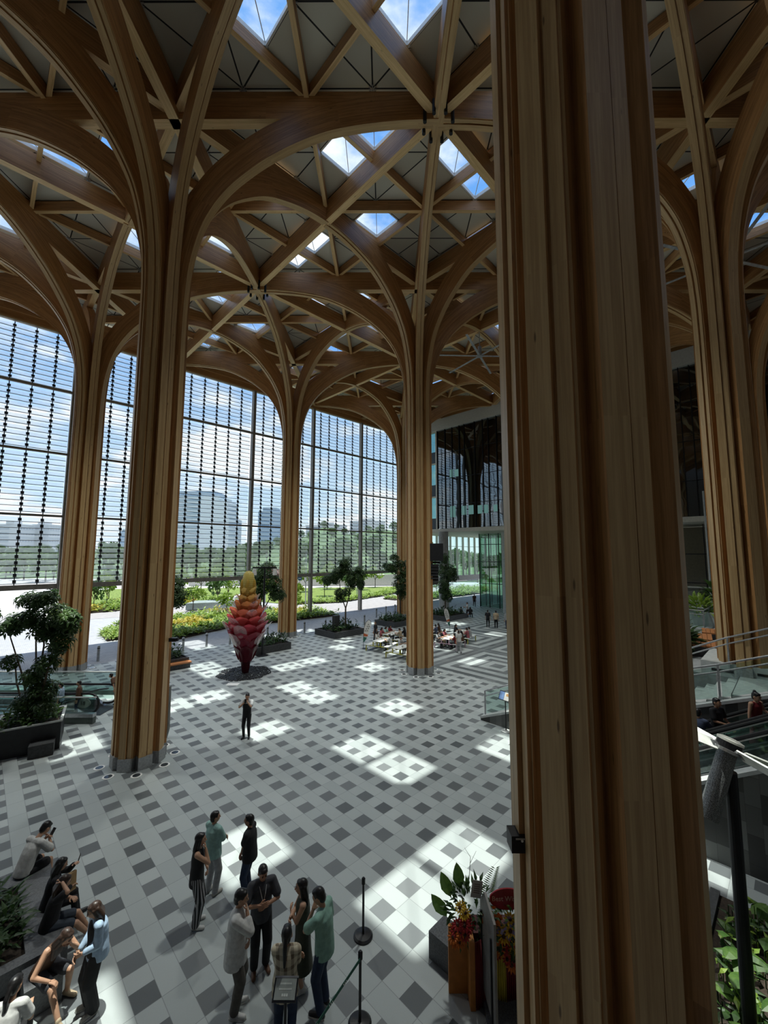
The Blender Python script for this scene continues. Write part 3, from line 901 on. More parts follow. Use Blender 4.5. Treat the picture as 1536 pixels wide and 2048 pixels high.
beds = [([(6.6, 34.4), (9.7, 35.6), (13, 36.9), (18.7, 36.4), (25.3, 35.8), (25.2, 39), (24.6, 41.2), (18.5, 46.5), (12, 47), (8, 42)], 'front planting bed along the driveway, bright leaves in the sun'),
        ([(3.4, 38), (5.2, 38.4), (8, 43), (10.5, 47.6), (6.5, 47), (3.6, 42)], 'small kerbed bed between the two left columns'),
        ([(1.5, 57.5), (7, 57), (14, 58), (21, 56), (23, 60), (14, 66), (4, 64)], 'far planting bed with yellow leaves beyond the road'),
        ([(40.5, 41.5), (43, 42), (44.5, 44), (42.5, 45.3), (40.5, 44)], 'small round bed on the forecourt'),
        ([(27, 47.6), (33, 45), (46, 47.6), (58, 54), (57, 56), (45, 50), (33, 47.4), (28.5, 50)], 'low hedge along the lawn beyond the road'),
        ([(38, 38.2), (60, 38.2), (66, 41), (66, 46), (52, 42), (40, 40.2)], 'planting behind the entrance glazing')]
random.seed(31)
for i, (poly, lb) in enumerate(beds):
    poly_slab('planting_bed', poly, -.02, .12, SOIL, 'soil and kerb of the ' + lb.split(',')[0], 'planting bed')
    cover(poly, (1900, 360, 1100, 90, 700, 800)[i], (.5, .45, .6, .4, .5, .6)[i], (1.0, .55, 1.3, .5, .9, 1.4)[i], [LEAF_LIGHT, LEAF_YEL] if i in (0, 2) else [LEAF_LIGHT], lb)
poly_slab('skylight_lantern', [(14, 51.5), (21, 48.8), (23, 51), (16, 54)], .1, .9, mat('lantern_glass', (.40, .46, .47), .2), 'low glass roof light set in the planting', 'roof light', None)
random.seed(41)
spots = [(20, 44, 1.0, 0), (23.5, 43, .8, 0), (22.0, 39.8, .55, 0), (36, 53, 1.0, 0), (42, 55, .8, 1), (30, 58, 1.0, 2), (26, 62, 1.1, 1), (48, 58, 1.0, 0), (54, 60, 1.1, 0), (58, 55, .8, 0), (14, 62, .9, 0), (8, 63, .9, 0),
         (3, 62, .8, 1), (18, 66, 1.1, 0), (22, 68, 1.1, 0), (26, 70, 1.1, 0), (14, 70, 1.0, 0), (33, 66, 1.2, 2), (40, 68, 1.3, 1), (47, 68, 1.2, 1), (62, 62, 1.3, 1), (60, 46, 1.0, 0), (64, 50, 1.2, 1), (56, 44, .8, 0), (50, 41, .8, 0), (68, 56, 1.3, 1), (46, 44.5, .7, 0), (10, 72, 1.0, 1), (16, 44.5, .62, 0), (14.5, 50.5, .8, 0), (18.5, 53, .9, 1), (21.5, 56.5, .9, 0), (11, 54, .8, 0), (9.5, 45.5, .55, 0), (25, 55, 1.0, 0), (29.5, 53, .7, 0), (6, 59.5, .8, 1), (34, 60, 1.1, 1), (38, 61.5, 1.0, 0), (44, 63, 1.2, 0), (51, 65, 1.2, 1)]
for x, y, s, k in spots:
    put_tree(YT[k], YTR, x, y, 0, s, ('young light green tree planted outside the facade', 'young mid green tree planted outside the facade', 'pink flowering tree outside the facade')[k], ('young light trees outside', 'young mid green trees outside', 'pink trees outside')[k], random.uniform(0, 6))
# street lamp posts, sign and bus
for i, (x, y, h) in enumerate(((27.3, 45.5, 7), (39.5, 49, 7), (24.9, 52, 7))):
    lp = thing('street_lamp', ('slim pale lamp post at the edge of the lawn by the curving road', 'slim pale lamp post in the hedge farther right', 'slim pale lamp post behind the front planting bed')[i], 'street lamp', (x, y, 0), 0, 'lamp posts outside')
    MB().cyl((0, 0, 0), (0, 0, h), .07, .05, 10).build('pole', PALEGREY, lp); MB().cbox((.3, 0, h), (.8, .16, .06)).build('lamp_head', PALEGREY, lp)
sg = thing('traffic_sign', 'round blue traffic sign on a thin pole beyond the lawn', 'traffic sign', (33.5, 56.5, 0), radians(-45))
MB().cyl((0, 0, 0), (0, 0, 2.9), .04, .04, 8).build('pole', GALV, sg)
MB().cyl((0, -.03, 2.9), (0, -.06, 2.9), .36, .36, 20).build('disc', mat('sign_blue', (.03, .07, .22), .4), sg)
MB().box(-.22, .22, -.075, -.06, 2.86, 2.94).build('white_bar', WHITE, sg)
bus = thing('van', 'white van parked far behind the hanging tree', 'van', (60, 66, 0), radians(-30))
MB().box(-2.6, 2.6, -1, 1, .45, 1.3).box(-2.6, 1.8, -.95, .95, 1.3, 2.3).build('body', WHITE, bus)
MB().box(-2.3, 1.7, -.97, .97, 1.4, 2.0).build('window_band', BLACK, bus)
for sx in (-1.6, 1.6):
    for sy in (-.95, .95): MB().cyl((sx, sy - .1, .36), (sx, sy + .1, .36), .36, .36, 14).build('wheel', RUBBER, bus)
wl = MB().box(-3, 42, 0, .4, 0, 2.4).build('boundary_wall', mat('far_wall', (.52, .50, .44), .8), loc=(30, 88, 0))
wl.rotation_euler = (0, 0, radians(-42)); tag(wl, 'low cream wall beyond the young trees', 'wall', kind='structure')
# bollards
bp = [(-2.6, 31.6), (-.4, 31.5), (1.65, 31.38), (6.57, 30.25), (8.39, 30.63), (10.02, 30.17), (16.83, 30.07), (18.72, 29.48), (23.33, 29.25), (27.42, 31.8), (29.45, 32.33), (31.31, 32.67), (21.2, 30.0), (13.2, 30.1)]
b0 = thing('bollard', 'grey steel bollard in the row along the driveway', 'bollard', (*bp[0], 0), 0, 'bollards along the driveway')
MB().lathe([(.085, 0), (.085, .95), (.07, 1.0), (.0, 1.005)], n=16).build('post', STEEL, b0)
MB().lathe([(.087, .80), (.087, .86)], n=16).build('band', BLACK, b0)
_o = 'first second third fourth fifth sixth seventh eighth ninth tenth eleventh twelfth thirteenth fourteenth'.split()
for p in bp[1:]: dup(b0, (*p, 0), 0, 'grey steel bollard, %s from the left in the row along the driveway' % _o[sorted(bp).index(p)])
b0['label'] = 'grey steel bollard, first from the left in the row along the driveway'
RZ = YAW - pi / 2            # local x to the right of the view, local y away from the viewer
# ------------------------------------------------------------------ right side: stairs, escalators, terrace
def wall_tiles():
    t = Mat('wall_tiles'); x, y, z = t.xyz('Object')
    col = (y / .28).floor(); r0 = t.white(t.combine(col, 3.0, 0.0))
    row = ((z + r0 * .9) / .62).floor()
    r = t.white(t.combine(col, row, 1.0))
    j = ((y / .28).fract() - .5).abs().gt(.485).max((((z + r0 * .9) / .62).fract() - .5).abs().gt(.49))
    tc = t.node('ShaderNodeTexCoord'); g = t.noise(tc.outputs['Object'], 70, 3)
    c = t.mix((r * .8 + g * .2).ramp(.2, .8), (.055, .055, .052), (.17, .175, .165))
    c = t.mix(j * .55, c, (.03, .03, .03))
    t.surf(t.bsdf(c, .45).outputs[0]); return t.m
WTILE = wall_tiles()
def sloped_wall(name, x0, x1, top, label, m=WTILE):
    """wall between x0 and x1 whose top edge follows (y, z) points"""
    t = thing(name, label, 'wall', (x0, 0, 0), kind='structure'); w = x1 - x0
    for (ya, za), (yb, zb) in zip(top[:-1], top[1:]):
        MB().hexa([(0, yb, 0), (w, yb, 0), (w, ya, 0), (0, ya, 0), (0, yb, zb), (w, yb, zb), (w, ya, za), (0, ya, za)]).build('wall_body', m, t)
        MB().hexa([(-.04, yb, zb), (w + .04, yb, zb), (w + .04, ya, za), (-.04, ya, za), (-.04, yb, zb + .09), (w + .04, yb, zb + .09), (w + .04, ya, za + .09), (-.04, ya, za + .09)]).build('coping', PALEGREY, t)
    return t
wa = sloped_wall('escalator_wall', 8.3, 8.55, [(3.35, .02), (.9, 1.38), (-.7, 2.34), (-6, 5.4)], 'dark tiled wall with pale sloping coping beside the escalators')
MB().box(-.02, .0, -2.1, -1.85, .9, 1.2).build('access_plate', PALEGREY, wa)
MB().box(-.02, .0, -1.2, -.9, 1.5, 1.56).build('wall_light', PALEGREY, wa)
sloped_wall('stair_wall', 11.42, 11.66, [(8.56, .08), (6.79, .80), (1.45, 2.28), (-.65, 3.14), (-6, 5.4)], 'dark wedge wall with pale coping between escalators and stairs')
for (x, lb) in ((8.66, 'nearer escalator rising to the right beside the tiled wall'), (10.06, 'farther escalator rising to the right, three riders on it')):
    e = thing('escalator', lb, 'escalator', (x, 0, 0))
    def zz(y): return max(0, min(.6 * (2.8 - y), 5.3))
    yy = [4.6, 2.8, 1.0, -2, -6]
    for sx in (.02, 1.12):
        MB().sweep([(sx + .06, y, zz(y) + .12) for y in yy], [(Vector((1, 0, 0)), Vector((0, 0, 1)))] * 5, [[(-.12, -.12), (.12, -.12), (.12, .22), (-.12, .22)]] * 5).build('skirt', STEEL, e)
        MB().sweep([(sx + .06, y, zz(y) + .6) for y in yy], [(Vector((1, 0, 0)), Vector((0, 0, 1)))] * 5, [[(-.012, -.3), (.012, -.3), (.012, .3), (-.012, .3)]] * 5).build('balustrade', GLASS_RAIL, e)
        MB().tube([(sx + .06, 4.9, .5), (sx + .06, 4.85, .8)] + [(sx + .06, y, zz(y) + .95) for y in yy], .045, 8).build('handrail', RUBBER, e)
        MB().tube([(sx + .06, y, zz(y) + .885) for y in yy], .022, 6).build('handrail_track', WHITE, e)
    st = MB(); y = 2.8
    st.box(.16, 1.1, 2.8, 4.7, .0, .03)
    while y > -5.9:
        st.box(.16, 1.1, y - .38, y, zz(y) - .3, zz(y - .38)); y -= .38
    st.build('step_belt', mat('escalator_steps', (.035, .035, .036), .45, .6), e)
stp = thing('staircase', 'pale stone stairs climbing to the terrace behind the escalators', 'stairs', (11.66, 0, 0), kind='structure')
for k in range(19):
    y = 5.55 - .3 * k; z = .16 * (k + 1)
    MB().box(0, 2.6, y - .3 if k < 18 else -14, y, 0, min(z, 3.0)).build('tread', PALEGREY, stp)
    MB().box(.0, 2.6, y - .012, y + .004, z - .16, z - .03).build('riser', DARKTILE, stp)
MB().box(2.6, 25.6, -14, 3.9, 0, 2.9).build('terrace', mat('terrace_stone', (.30, .31, .31), .6), stp)
MB().hexa([(2.6, 3.0, 0), (3.0, 3.0, 0), (3.0, 5.6, 0), (2.6, 5.6, 0), (2.6, 3.0, 2.9), (3.0, 3.0, 2.9), (3.0, 5.6, 1.0), (2.6, 5.6, 1.0)]).build('cheek_wall', PALEGREY, stp)
MB().box(2.6, 5.2, -3, 1.2, 2.9, 3.35).build('bench_block', PALEGREY, stp)
for (yy0, zz0) in ((2.2, 2.2), (.6, 3.1), (-.6, 3.15)): MB().box(2.585, 2.6, yy0 - .3, yy0 + .3, zz0 - .05, zz0 + .03).build('step_light', BLACK, stp)
def railing(name, label, pts, glassy=True, h=1.05, mid=True):
    """posts, top rail, handrail and glass along pts"""
    t = thing(name, label, 'railing', pts[0]); o = Vector(pts[0]); P = [Vector(p) - o for p in pts]; up = Vector((0, 0, h))
    MB().tube([p + up for p in P], .028, 8).build('top_rail', GALV, t)
    if mid: MB().tube([p + up * .8 for p in P], .024, 8).build('handrail', GALV, t)
    for p in P: MB().bar(p, p + up, .05, .05).build('post', GALV, t)
    if glassy:
        g = MB()
        for a, b in zip(P[:-1], P[1:]):
            d = (b - a).normalized() * .06; u0 = Vector((0, 0, .1)); n = Vector((-d.y, d.x, 0)).normalized() * .006
            g.hexa([a + d + u0 - n, b - d + u0 - n, b - d + u0 + n, a + d + u0 + n, a + d + up * .95 - n, b - d + up * .95 - n, b - d + up * .95 + n, a + d + up * .95 + n])
        g.build('glass', GLASS_RAIL, t)
    return t
railing('glass_railing', 'glass railing on the wedge wall at the foot of the stairs', [(11.54, 8.4, .17), (11.54, 6.8, .88), (11.54, 4.6, 1.5), (11.54, 2.2, 2.15), (11.54, .4, 2.78), (11.54, -1.4, 3.5), (11.54, -3.2, 4.3)])
railing('glass_railing', 'glass railing at the far side of the stairs', [(14.2, 5.5, 1.05), (14.2, 3.6, 1.6), (14.2, 2.0, 2.4), (14.2, .4, 3.2), (14.2, -1.4, 3.95), (14.2, -3, 4.6)], False)
railing('glass_railing', 'steel and glass railing along the terrace edge', [(24.6, 3.9, 2.9), (24.6, 2.4, 2.9), (26.6, 2.4, 2.9), (28.6, 2.4, 2.9)])
for i, (x, y, sx, sy) in enumerate(((19.4, 2.0, 1.9, 1.1), (21.5, 1.6, 1.5, 1.0), (17.9, 1.5, 1.6, 1.0))):
    b = thing('wooden_bench', ('orange timber bench block on the terrace, nearest the railing', 'orange timber bench block farthest back on the terrace', 'orange timber bench block beside the terrace column')[i], 'bench', (x, y, 2.9), radians(8), 'timber bench blocks on the terrace')
    MB().box(-sx / 2, sx / 2, -sy / 2, sy / 2, 0, .40).build('base', CHAR, b)
    for q in range(6): MB().box(-sx / 2, sx / 2, -sy / 2 + q * sy / 6 + .008, -sy / 2 + (q + 1) * sy / 6 - .008, .40, .46).build('slat', CEDAR, b)
random.seed(61)
def leafy(mb, c, r, n, L, w=.35, zmin=.0, droop=.3):
    for p, d in blob_points(c, r, n):
        if p.z > c[2] - (r[2] if isinstance(r, tuple) else r) * .8: leaf(mb, p, (d + Vector((0, 0, .4 + zmin))) + rdir() * .5, (0, 0, 1), L * random.uniform(.7, 1.3), L * w, droop)
def planter_plant(name, label, x, y, z, bx, by, bh, m_box, lm, L, n, hh, rz=0, group=None):
    t = thing(name, label, 'plant', (x, y, z), rz, group)
    bb = MB(); w = .06
    bb.box(-bx, bx, -by, -by + w, 0, bh).box(-bx, bx, by - w, by, 0, bh).box(-bx, -bx + w, -by + w, by - w, 0, bh).box(bx - w, bx, -by + w, by - w, 0, bh).build('planter', m_box, t)
    MB().box(-bx + w, bx - w, -by + w, by - w, 0, bh - .06).build('soil', SOIL, t)
    mb = MB(); leafy(mb, (0, 0, bh + hh * .35), (bx * .95, by * .95, hh), n, L); mb.build('foliage', lm, t)
    return t
planter_plant('potted_plant', 'bright green plant in a pale square planter on the terrace', 27.0, 2.9, 2.9, .8, .8, .8, PALEGREY, LEAF_LIGHT, .5, 160, .55)
planter_plant('potted_plant', 'dark leafy planting behind the stair railing', 17.6, 2.4, 2.9, 1.3, .5, .3, CHAR, LEAF, .6, 220, .5)
planter_plant('potted_plant', 'dark leafy planting farther back on the terrace', 22.6, 4.2, 2.9, .9, .9, .3, CHAR, LEAF, .6, 200, .6)
planter_plant('potted_plant', 'tall dark plant beside the sign panel on the terrace', 34.0, 2.6, 2.9, .8, .8, .5, CHAR, LEAF_MID, .8, 200, 1.2)

# ------------------------------------------------------------------ left: escalator to the basement
esc = thing('escalator', 'escalator to the basement with oval floor plate behind glass', 'escalator', (-.30, 19.95, 0), RZ)
for y in (.45, 1.75):
    MB().tube([(-7, y, .95)] + [(-.75 + .42 * cos(a), y, .53 + .42 * sin(a)) for a in [pi / 2 - k * pi / 8 for k in range(9)]] + [(-1.0, y, .12)], .05, 8).build('handrail', RUBBER, esc)
    MB().box(-7, -.55, y - .012, y + .012, .3, .88).build('balustrade', GLASS_RAIL, esc)
    MB().hexa([(-7, y - .09, 0), (-.9, y - .09, 0), (-.9, y + .09, 0), (-7, y + .09, 0), (-7, y - .09, .3), (-1.3, y - .09, .3), (-1.3, y + .09, .3), (-7, y + .09, .3)]).build('skirt', STEEL, esc)
    MB().sweep([(-7, y, .42), (-3, y, .44), (-2.0, y, .52), (-1.2, y, .72), (-.8, y, .76)], [(Vector((0, 1, 0)), Vector((0, 0, 1)))] * 5, [[(-.03, -.035), (.03, -.035), (.03, .035), (-.03, .035)]] * 5).build('inner_trim', STEEL, esc)
MB().box(-7, -.3, .55, 1.65, 0, .02).build('step_belt', mat('escalator_steps', (.035, .035, .036), .45, .6), esc)
pl = MB().sweep([(0, .42, 0), (0, .405, 0)], [(Vector((1, 0, 0)), Vector((0, 0, 1)))] * 2, [[(-1.0 + .34 * cos(a) , .56 + .20 * sin(a)) for a in [k * pi / 10 for k in range(20)]]] * 2).build('level_plate', mat('plate_grey', (.42, .45, .42), .4), esc)
text('B1', .22, BLACK, 'level_text', pl, Matrix.Translation((-1.0, .399, .56)) @ Matrix.Rotation(pi / 2, 4, 'X') @ Matrix.Scale(-1, 4, (1, 0, 0)))
gb = thing('glass_balustrade', 'glass balustrade with steel base in front of the basement escalator', 'railing', (-.45, 19.72, 0), RZ)
MB().box(-7, -.05, -.10, .10, 0, .26).build('base', mat('green_grey_base', (.07, .09, .08), .4), gb)
MB().box(-7, -.05, -.11, .11, .26, .40).build('trim', STEEL, gb)
for q in range(5): MB().box(-1.3 * (q + 1) + .02 - .02, -1.3 * q - .05, -.008, .008, .40, 1.02).build('pane', GLASS_RAIL, gb)
MB().box(-7, -.03, -.03, .03, 1.02, 1.06).build('top_rail', PALEGREY, gb)
gb2 = thing('glass_balustrade', 'glass balustrade behind the basement escalator, before the driveway', 'railing', (1.1, 23.1, 0), RZ)
MB().box(-9, 0, -.06, .06, 0, .2).build('base', mat('green_grey_base', (.07, .09, .08), .4), gb2)
for q in range(5): MB().box(-1.8 * (q + 1), -1.8 * q - .03, -.008, .008, .2, 1.07).build('pane', GLASS_RAIL, gb2)
MB().box(-9, 0, -.03, .03, 1.07, 1.12).build('top_rail', PALEGREY, gb2)
tm = thing('directory_totem', 'grey slanted totem standing behind the near left timber column', 'totem', (1.02, 16.3, 0), RZ)
MB().slab([(-.35, -.1, 0), (.28, -.1, 0), (.36, -.1, .35), (.34, -.1, 1.95), (-.35, -.1, 1.95)], (0, .16, 0)).build('panel', mat('totem_grey', (.13, .135, .125), .45), tm)

# ------------------------------------------------------------------ planters with trees in the hall
random.seed(71)
def box_planter(t, x0, x1, y0, y1, h, w=.1, m=None):
    m = m or CHAR
    MB().box(x0, x1, y0, y0 + w, 0, h).box(x0, x1, y1 - w, y1, 0, h).box(x0, x0 + w, y0 + w, y1 - w, 0, h).box(x1 - w, x1, y0 + w, y1 - w, 0, h).build('planter_box', m, t)
    MB().box(x0 + w, x1 - w, y0 + w, y1 - w, 0, h - .08).build('soil', SOIL, t)
def understory(t, x0, x1, y0, y1, h, n, L, lm):
    mb = MB()
    for _ in range(n):
        c = Vector((random.uniform(x0, x1), random.uniform(y0, y1), h - .1)); k = random.randint(4, 7); hh = random.uniform(.15, .75)
        for q in range(k):
            d = rdir(.25, 1); leaf(mb, c + Vector((0, 0, hh * random.random())), d, (0, 0, 1), L * random.uniform(.6, 1.3), L * .35, .35)
    mb.build('understory', lm, t)
def tree_crown(t, blobs, n, L, lm, nl=7):
    mb = MB()
    for (x, y, z, r, rz_) in blobs:
        for q in range(3):
            c = Vector((x, y, z)) + rdir() * r * .8
            for p, d in blob_points(c, (r * 1.05, r * 1.05, rz_ * 1.1), int(n * .62)): umbel(mb, p, d + Vector((0, 0, .5)), L, nl)
    mb.build('crown', lm, t)
def trunk(t, paths):
    mb = MB()
    for pts, r0, r1 in paths: branch(mb, pts, r0, r1)
    mb.build('trunk', BARK, t)
def hall_planter(label, x, y, x0, x1, y0, y1, h, tx, ty, blobs, paths, bench=None, n=42, L=.27):
    t = thing('planter_tree', label, 'tree planter', (x, y, 0), 0, 'planter trees along the facade')
    box_planter(t, x0, x1, y0, y1, h)
    understory(t, x0 + .2, x1 - .2, y0 + .2, y1 - .2, h, int((x1 - x0) * (y1 - y0) * 9), .34, LEAF)
    trunk(t, paths); tree_crown(t, blobs, n, L, LEAF)
    if bench: MB().box(*bench, .30, .38).build('bench_seat', CEDAR, t); MB().box(bench[0] + .06, bench[1] - .06, bench[2] + .06, bench[3] - .06, 0, .30).build('bench_base', CHAR, t)
    return t
hall_planter('black planter with a slender tree right behind the red sculpture', 11, 26.9, -1.45, 1.6, -1.4, 1.3, .5, 0, 0,
             [(.1, -.1, 5.3, .75, .6), (.5, -.4, 4.6, .6, .6), (-.5, .4, 5.1, .5, .5), (.7, -.6, 3.9, .4, .5), (-.2, .3, 4.2, .45, .5)],
             [([(0, 0, .3), (.05, 0, 1.6), (.0, .05, 2.8)], .09, .06), ([(0, .05, 2.8), (.35, -.3, 3.7), (.5, -.4, 4.6)], .05, .02), ([(0, .05, 2.8), (-.3, .2, 3.7), (-.3, .3, 4.8)], .05, .02)])
hall_planter('black planter with an umbrella shaped tree between facade columns', 18.6, 27.4, -1.55, 1.7, -1.45, 1.4, .5, .6, -.2,
             [(.7, -.2, 5.9, .6, .4), (0, .5, 5.3, .6, .45), (1.35, -.9, 5.2, .6, .5), (.3, .1, 5.2, .6, .45), (-.35, .8, 4.7, .4, .4), (.9, -.5, 4.5, .4, .6), (.5, 0, 3.4, .5, .4), (1.5, -1.1, 4.5, .35, .5)],
             [([(.6, -.2, .3), (.6, -.2, 2.2)], .09, .07), ([(.6, -.2, 2.2), (.3, .15, 3.4), (.2, .25, 4.8)], .05, .03), ([(.6, -.2, 2.2), (.85, -.4, 3.3), (.95, -.5, 5.0)], .06, .03)], (1.7, 2.2, -1.4, 1.4))
hall_planter('black planter with a hanging leafy tree left of the loudspeaker column', 26.0, 27.3, -1.8, 1.6, -1.3, 1.4, .5, .5, 0,
             [(.3, .4, 6.2, .6, .4), (-.2, .8, 5.7, .5, .4), (.8, -.1, 5.2, .65, .9), (.7, .0, 4.2, .6, .8), (.8, -.1, 3.2, .5, .6), (1.1, -.5, 5.6, .6, .8)],
             [([(.6, .1, .3), (.6, .1, 3), (.6, .1, 5.6)], .08, .04)], None, 40)
hall_planter('black planter with a hanging leafy tree right of the loudspeaker column', 32.6, 26.2, -1.9, 1.9, -1.6, 1.5, .5, 0, 0,
             [(-.1, .1, 6.2, .5, .5), (.1, -.1, 5.2, .75, .8), (.15, -.2, 4.2, .7, .8), (.0, 0, 3.2, .6, .7), (.1, -.1, 2.4, .4, .5), (.5, -.5, 4.7, .5, .7)],
             [([(0, 0, .3), (0, .05, 3), (0, 0, 5.6)], .08, .04)], (1.9, 2.4, -1.5, 1.4), 40)
hall_planter('black planter with a bushy tree half hidden by the near left timber column', 4.0, 27.3, -1.4, 1.5, -1.3, 1.3, .55, 0, 0,
             [(.35, -.5, 5.1, .7, .5), (.6, -.9, 4.6, .6, .6), (0, 0, 5.0, .7, .6), (.4, -.6, 3.8, .5, .6)],
             [([(.1, -.1, .3), (.15, -.2, 2.6), (.3, -.4, 4.5)], .08, .04)], (-1.4, 1.5, -1.75, -1.3), 44)
sp2 = MB().box(-.28, .28, -.18, .18, .42, 1.75).build('outdoor_speaker', mat('speaker_slab', (.02, .02, .02), .5), loc=(17.9, 26.9, 0)); tag(sp2, 'upright black slab box standing in the umbrella tree planter', 'speaker')
ls = thing('light_stand', 'black tee stand with two hanging lamps behind the sculpture', 'light stand', (10.1, 25.2, 0), RZ)
MB().cyl((0, 0, 0), (0, 0, 6.05), .07, .06, 10).build('pole', BLACK, ls); MB().box(-.85, .85, -.05, .05, 6.02, 6.12).build('cross_bar', BLACK, ls); MB().lathe([(.4, 0), (.4, .03), (.08, .08)], n=16).build('foot', BLACK, ls)
for sx in (-.72, .72): MB().cyl((sx, 0, 5.55), (sx, 0, 6.0), .16, .12, 12).build('lamp_head', WHITE, ls)

# big leafy planter tree at the left
lp = thing('planter_tree', 'dark planter with a tall multi-stemmed leafy tree at the left edge', 'tree planter', (-2.6, 19.0, 0), radians(-11))
box_planter(lp, -.95, .95, -.85, .85, .95, .08, mat('planter_black', (.022, .023, .026), .5))
MB().box(-.99, .99, -.89, -.81, .95, 1.0).box(-.99, .99, .81, .89, .95, 1.0).box(-.99, -.91, -.81, .81, .95, 1.0).box(.91, .99, -.81, .81, .95, 1.0).build('rim', PALEGREY, lp)
understory(lp, -.8, .8, -.7, .7, .95, 46, .3, LEAF_MID)
stems = [([(0, 0, .8), (-.4, .5, 2.4), (-.95, 1.0, 3.9)], .045, .02), ([(.1, 0, .8), (0, .25, 2.6), (-.15, .3, 4.6)], .05, .02), ([(.1, -.1, .8), (.4, -.3, 2.8), (.65, -.6, 4.4)], .05, .02), ([(0, .1, .8), (.1, .1, 2.2), (.2, -.1, 3.6), (.1, .1, 5.0)], .05, .02), ([(-.1, 0, .8), (-.6, .7, 2.2), (-.7, .8, 2.9)], .04, .02)]
trunk(lp, stems)
mb = MB()
for (x, y, z, r, h, k) in ((-.2, .25, 5.3, .55, .35, 40), (.15, -.1, 5.4, .4, .3, 26), (-.85, .9, 4.4, .55, .4, 40), (.55, -.5, 4.75, .55, .5, 52), (.95, -.9, 4.5, .4, .45, 36), (-.35, .4, 4.6, .5, .35, 36), (.2, 0, 4.2, .5, .4, 36), (.7, -.6, 3.8, .4, .45, 30), (-.8, .8, 3.0, .3, .25, 16),
                         (.35, -.3, 3.0, .4, .4, 26), (0, .1, 2.5, .45, .4, 30), (.3, -.2, 2.0, .5, .4, 34), (-.2, .2, 1.6, .45, .3, 26), (.4, -.4, 1.5, .35, .3, 20)):
    for p, d in blob_points((x, y, z), (r, r, h), k): umbel(mb, p, d + Vector((0, 0, .7)), .27, 7)
mb.build('crown', LEAF, lp)
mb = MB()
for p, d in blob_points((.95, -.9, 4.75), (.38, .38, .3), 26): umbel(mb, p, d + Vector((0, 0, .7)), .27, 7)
mb.build('sunlit_crown', LEAF_MID, lp)  # lighter leaf colour paints the sun onto this cluster
sb = MB().box(-.35, .35, -.25, .25, 0, .42).build('step_block', CHAR, loc=(-2.35, 17.85, 0)); sb.rotation_euler = (0, 0, radians(-11)); tag(sb, 'dark block leaning on the front of the tall tree planter', 'block')
lp2 = thing('planter_tree', 'planter tree mostly outside the left edge of the view', 'tree planter', (-5.0, 20.6, 0), radians(-11))
box_planter(lp2, -.9, .9, -.9, .9, .95, .08, mat('planter_black', (.022, .023, .026), .5)); trunk(lp2, [([(0, 0, .8), (.3, -.1, 3), (.7, -.5, 5)], .05, .02)])
mb = MB()
for (x, y, z, r, h, k) in ((1.0, -.9, 5.0, .5, .3, 40), (0.5, -.2, 4.6, .6, .5, 40)):
    for p, d in blob_points((x, y, z), (r, r, h), k): umbel(mb, p, d + Vector((0, 0, .7)), .27, 7)
mb.build('crown', LEAF, lp2)
understory(lp2, -.8, .8, -.8, .8, .95, 40, .3, LEAF_MID)

# long bench planter, lower left
bpn = thing('bench_planter', 'stone bench planter with low dark foliage at lower left', 'planter', (-4.6, 9.2, 0))
MB().box(-3.0, 1.62, -1.22, 1.25, 0, .14).build('plinth', BLACK, bpn)
BST = mat('bench_stone', (.13, .135, .14), .5, var=.2, scale=30)
MB().box(1.2, 1.75, -1.35, 1.35, .12, .46).box(-3.0, 1.2, .85, 1.35, .12, .46).box(-3.0, 1.2, -1.35, -1.15, .12, .46).build('bench', BST, bpn)
MB().box(-3.0, 1.2, -1.15, .85, .12, .38).build('soil', SOIL, bpn)
mb = MB()
for _ in range(420):
    c = Vector((random.uniform(-2.6, 1.15), random.uniform(-1.1, .8), .36)); hh = random.uniform(.1, .5)
    for q in range(4):
        d = rdir(.1, .9); leaf(mb, c + Vector((0, 0, hh * random.random())), d, (0, 0, 1), random.uniform(.16, .36), .085, .3)
mb.build('foliage', LEAF, bpn)
for (x, y, lb) in ((-3.22, 7.52, 'dark stone cube seat under the woman in the brown tank top'), (-3.75, 6.42, 'dark stone cube seat under the woman with the ponytail')):
    c = MB().box(-.24, .24, -.24, .24, 0, .43).build('stone_cube', BST, loc=(x, y, 0)); tag(c, lb, 'stool')

# ------------------------------------------------------------------ glass flower sculpture
scl = thing('glass_sculpture', 'tall flower-like glass sculpture shading from dark red to yellow', 'sculpture', (7.35, 22.1, 0))
def petal_mesh(m, R=.62, H=.72):
    mb = MB(); nu, nv = 9, 8
    for i in range(nu + 1):
        for j in range(nv + 1):
            s = -1 + 2 * i / nu; t = j / nv
            w = sin(pi * min(1, (.12 + .88 * t) ** .9)) if t > .0 else .3
            w = (1 - (2 * t - 1) ** 2) ** .5 * .8 + .2 * (1 - t)
            x = s * R * .62 * w; z = H * t; y = .10 * s * s * w - .42 * R * t - .22 * R * t * t
            mb.v.append(Vector((x, y, z)))
    for i in range(nu):
        for j in range(nv):
            a = i * (nv + 1) + j; mb.face((a, a + nv + 1, a + nv + 2, a + 1))
    me = mb.mesh('petal', m, True); return me
def petal_mat(name, col):
    t = Mat(name); x, y, z = t.xyz('Object')
    v = t.voronoi(None, 26)
    r = ((x * x + z * z)._m('SQRT') * 55)._m('SINE').gt(.2)
    c = t.mix(r * .35, col, [q * .45 for q in col])
    b = t.bsdf(c, .18, 0, .6)
    tl = t.node('ShaderNodeBsdfTranslucent'); t.nt.links.new(c, tl.inputs[0])
    m = t.node('ShaderNodeMixShader'); m.inputs[0].default_value = .55
    t.nt.links.new(b.outputs[0], m.inputs[1]); t.nt.links.new(tl.outputs[0], m.inputs[2]); t.surf(m.outputs[0]); return t.m
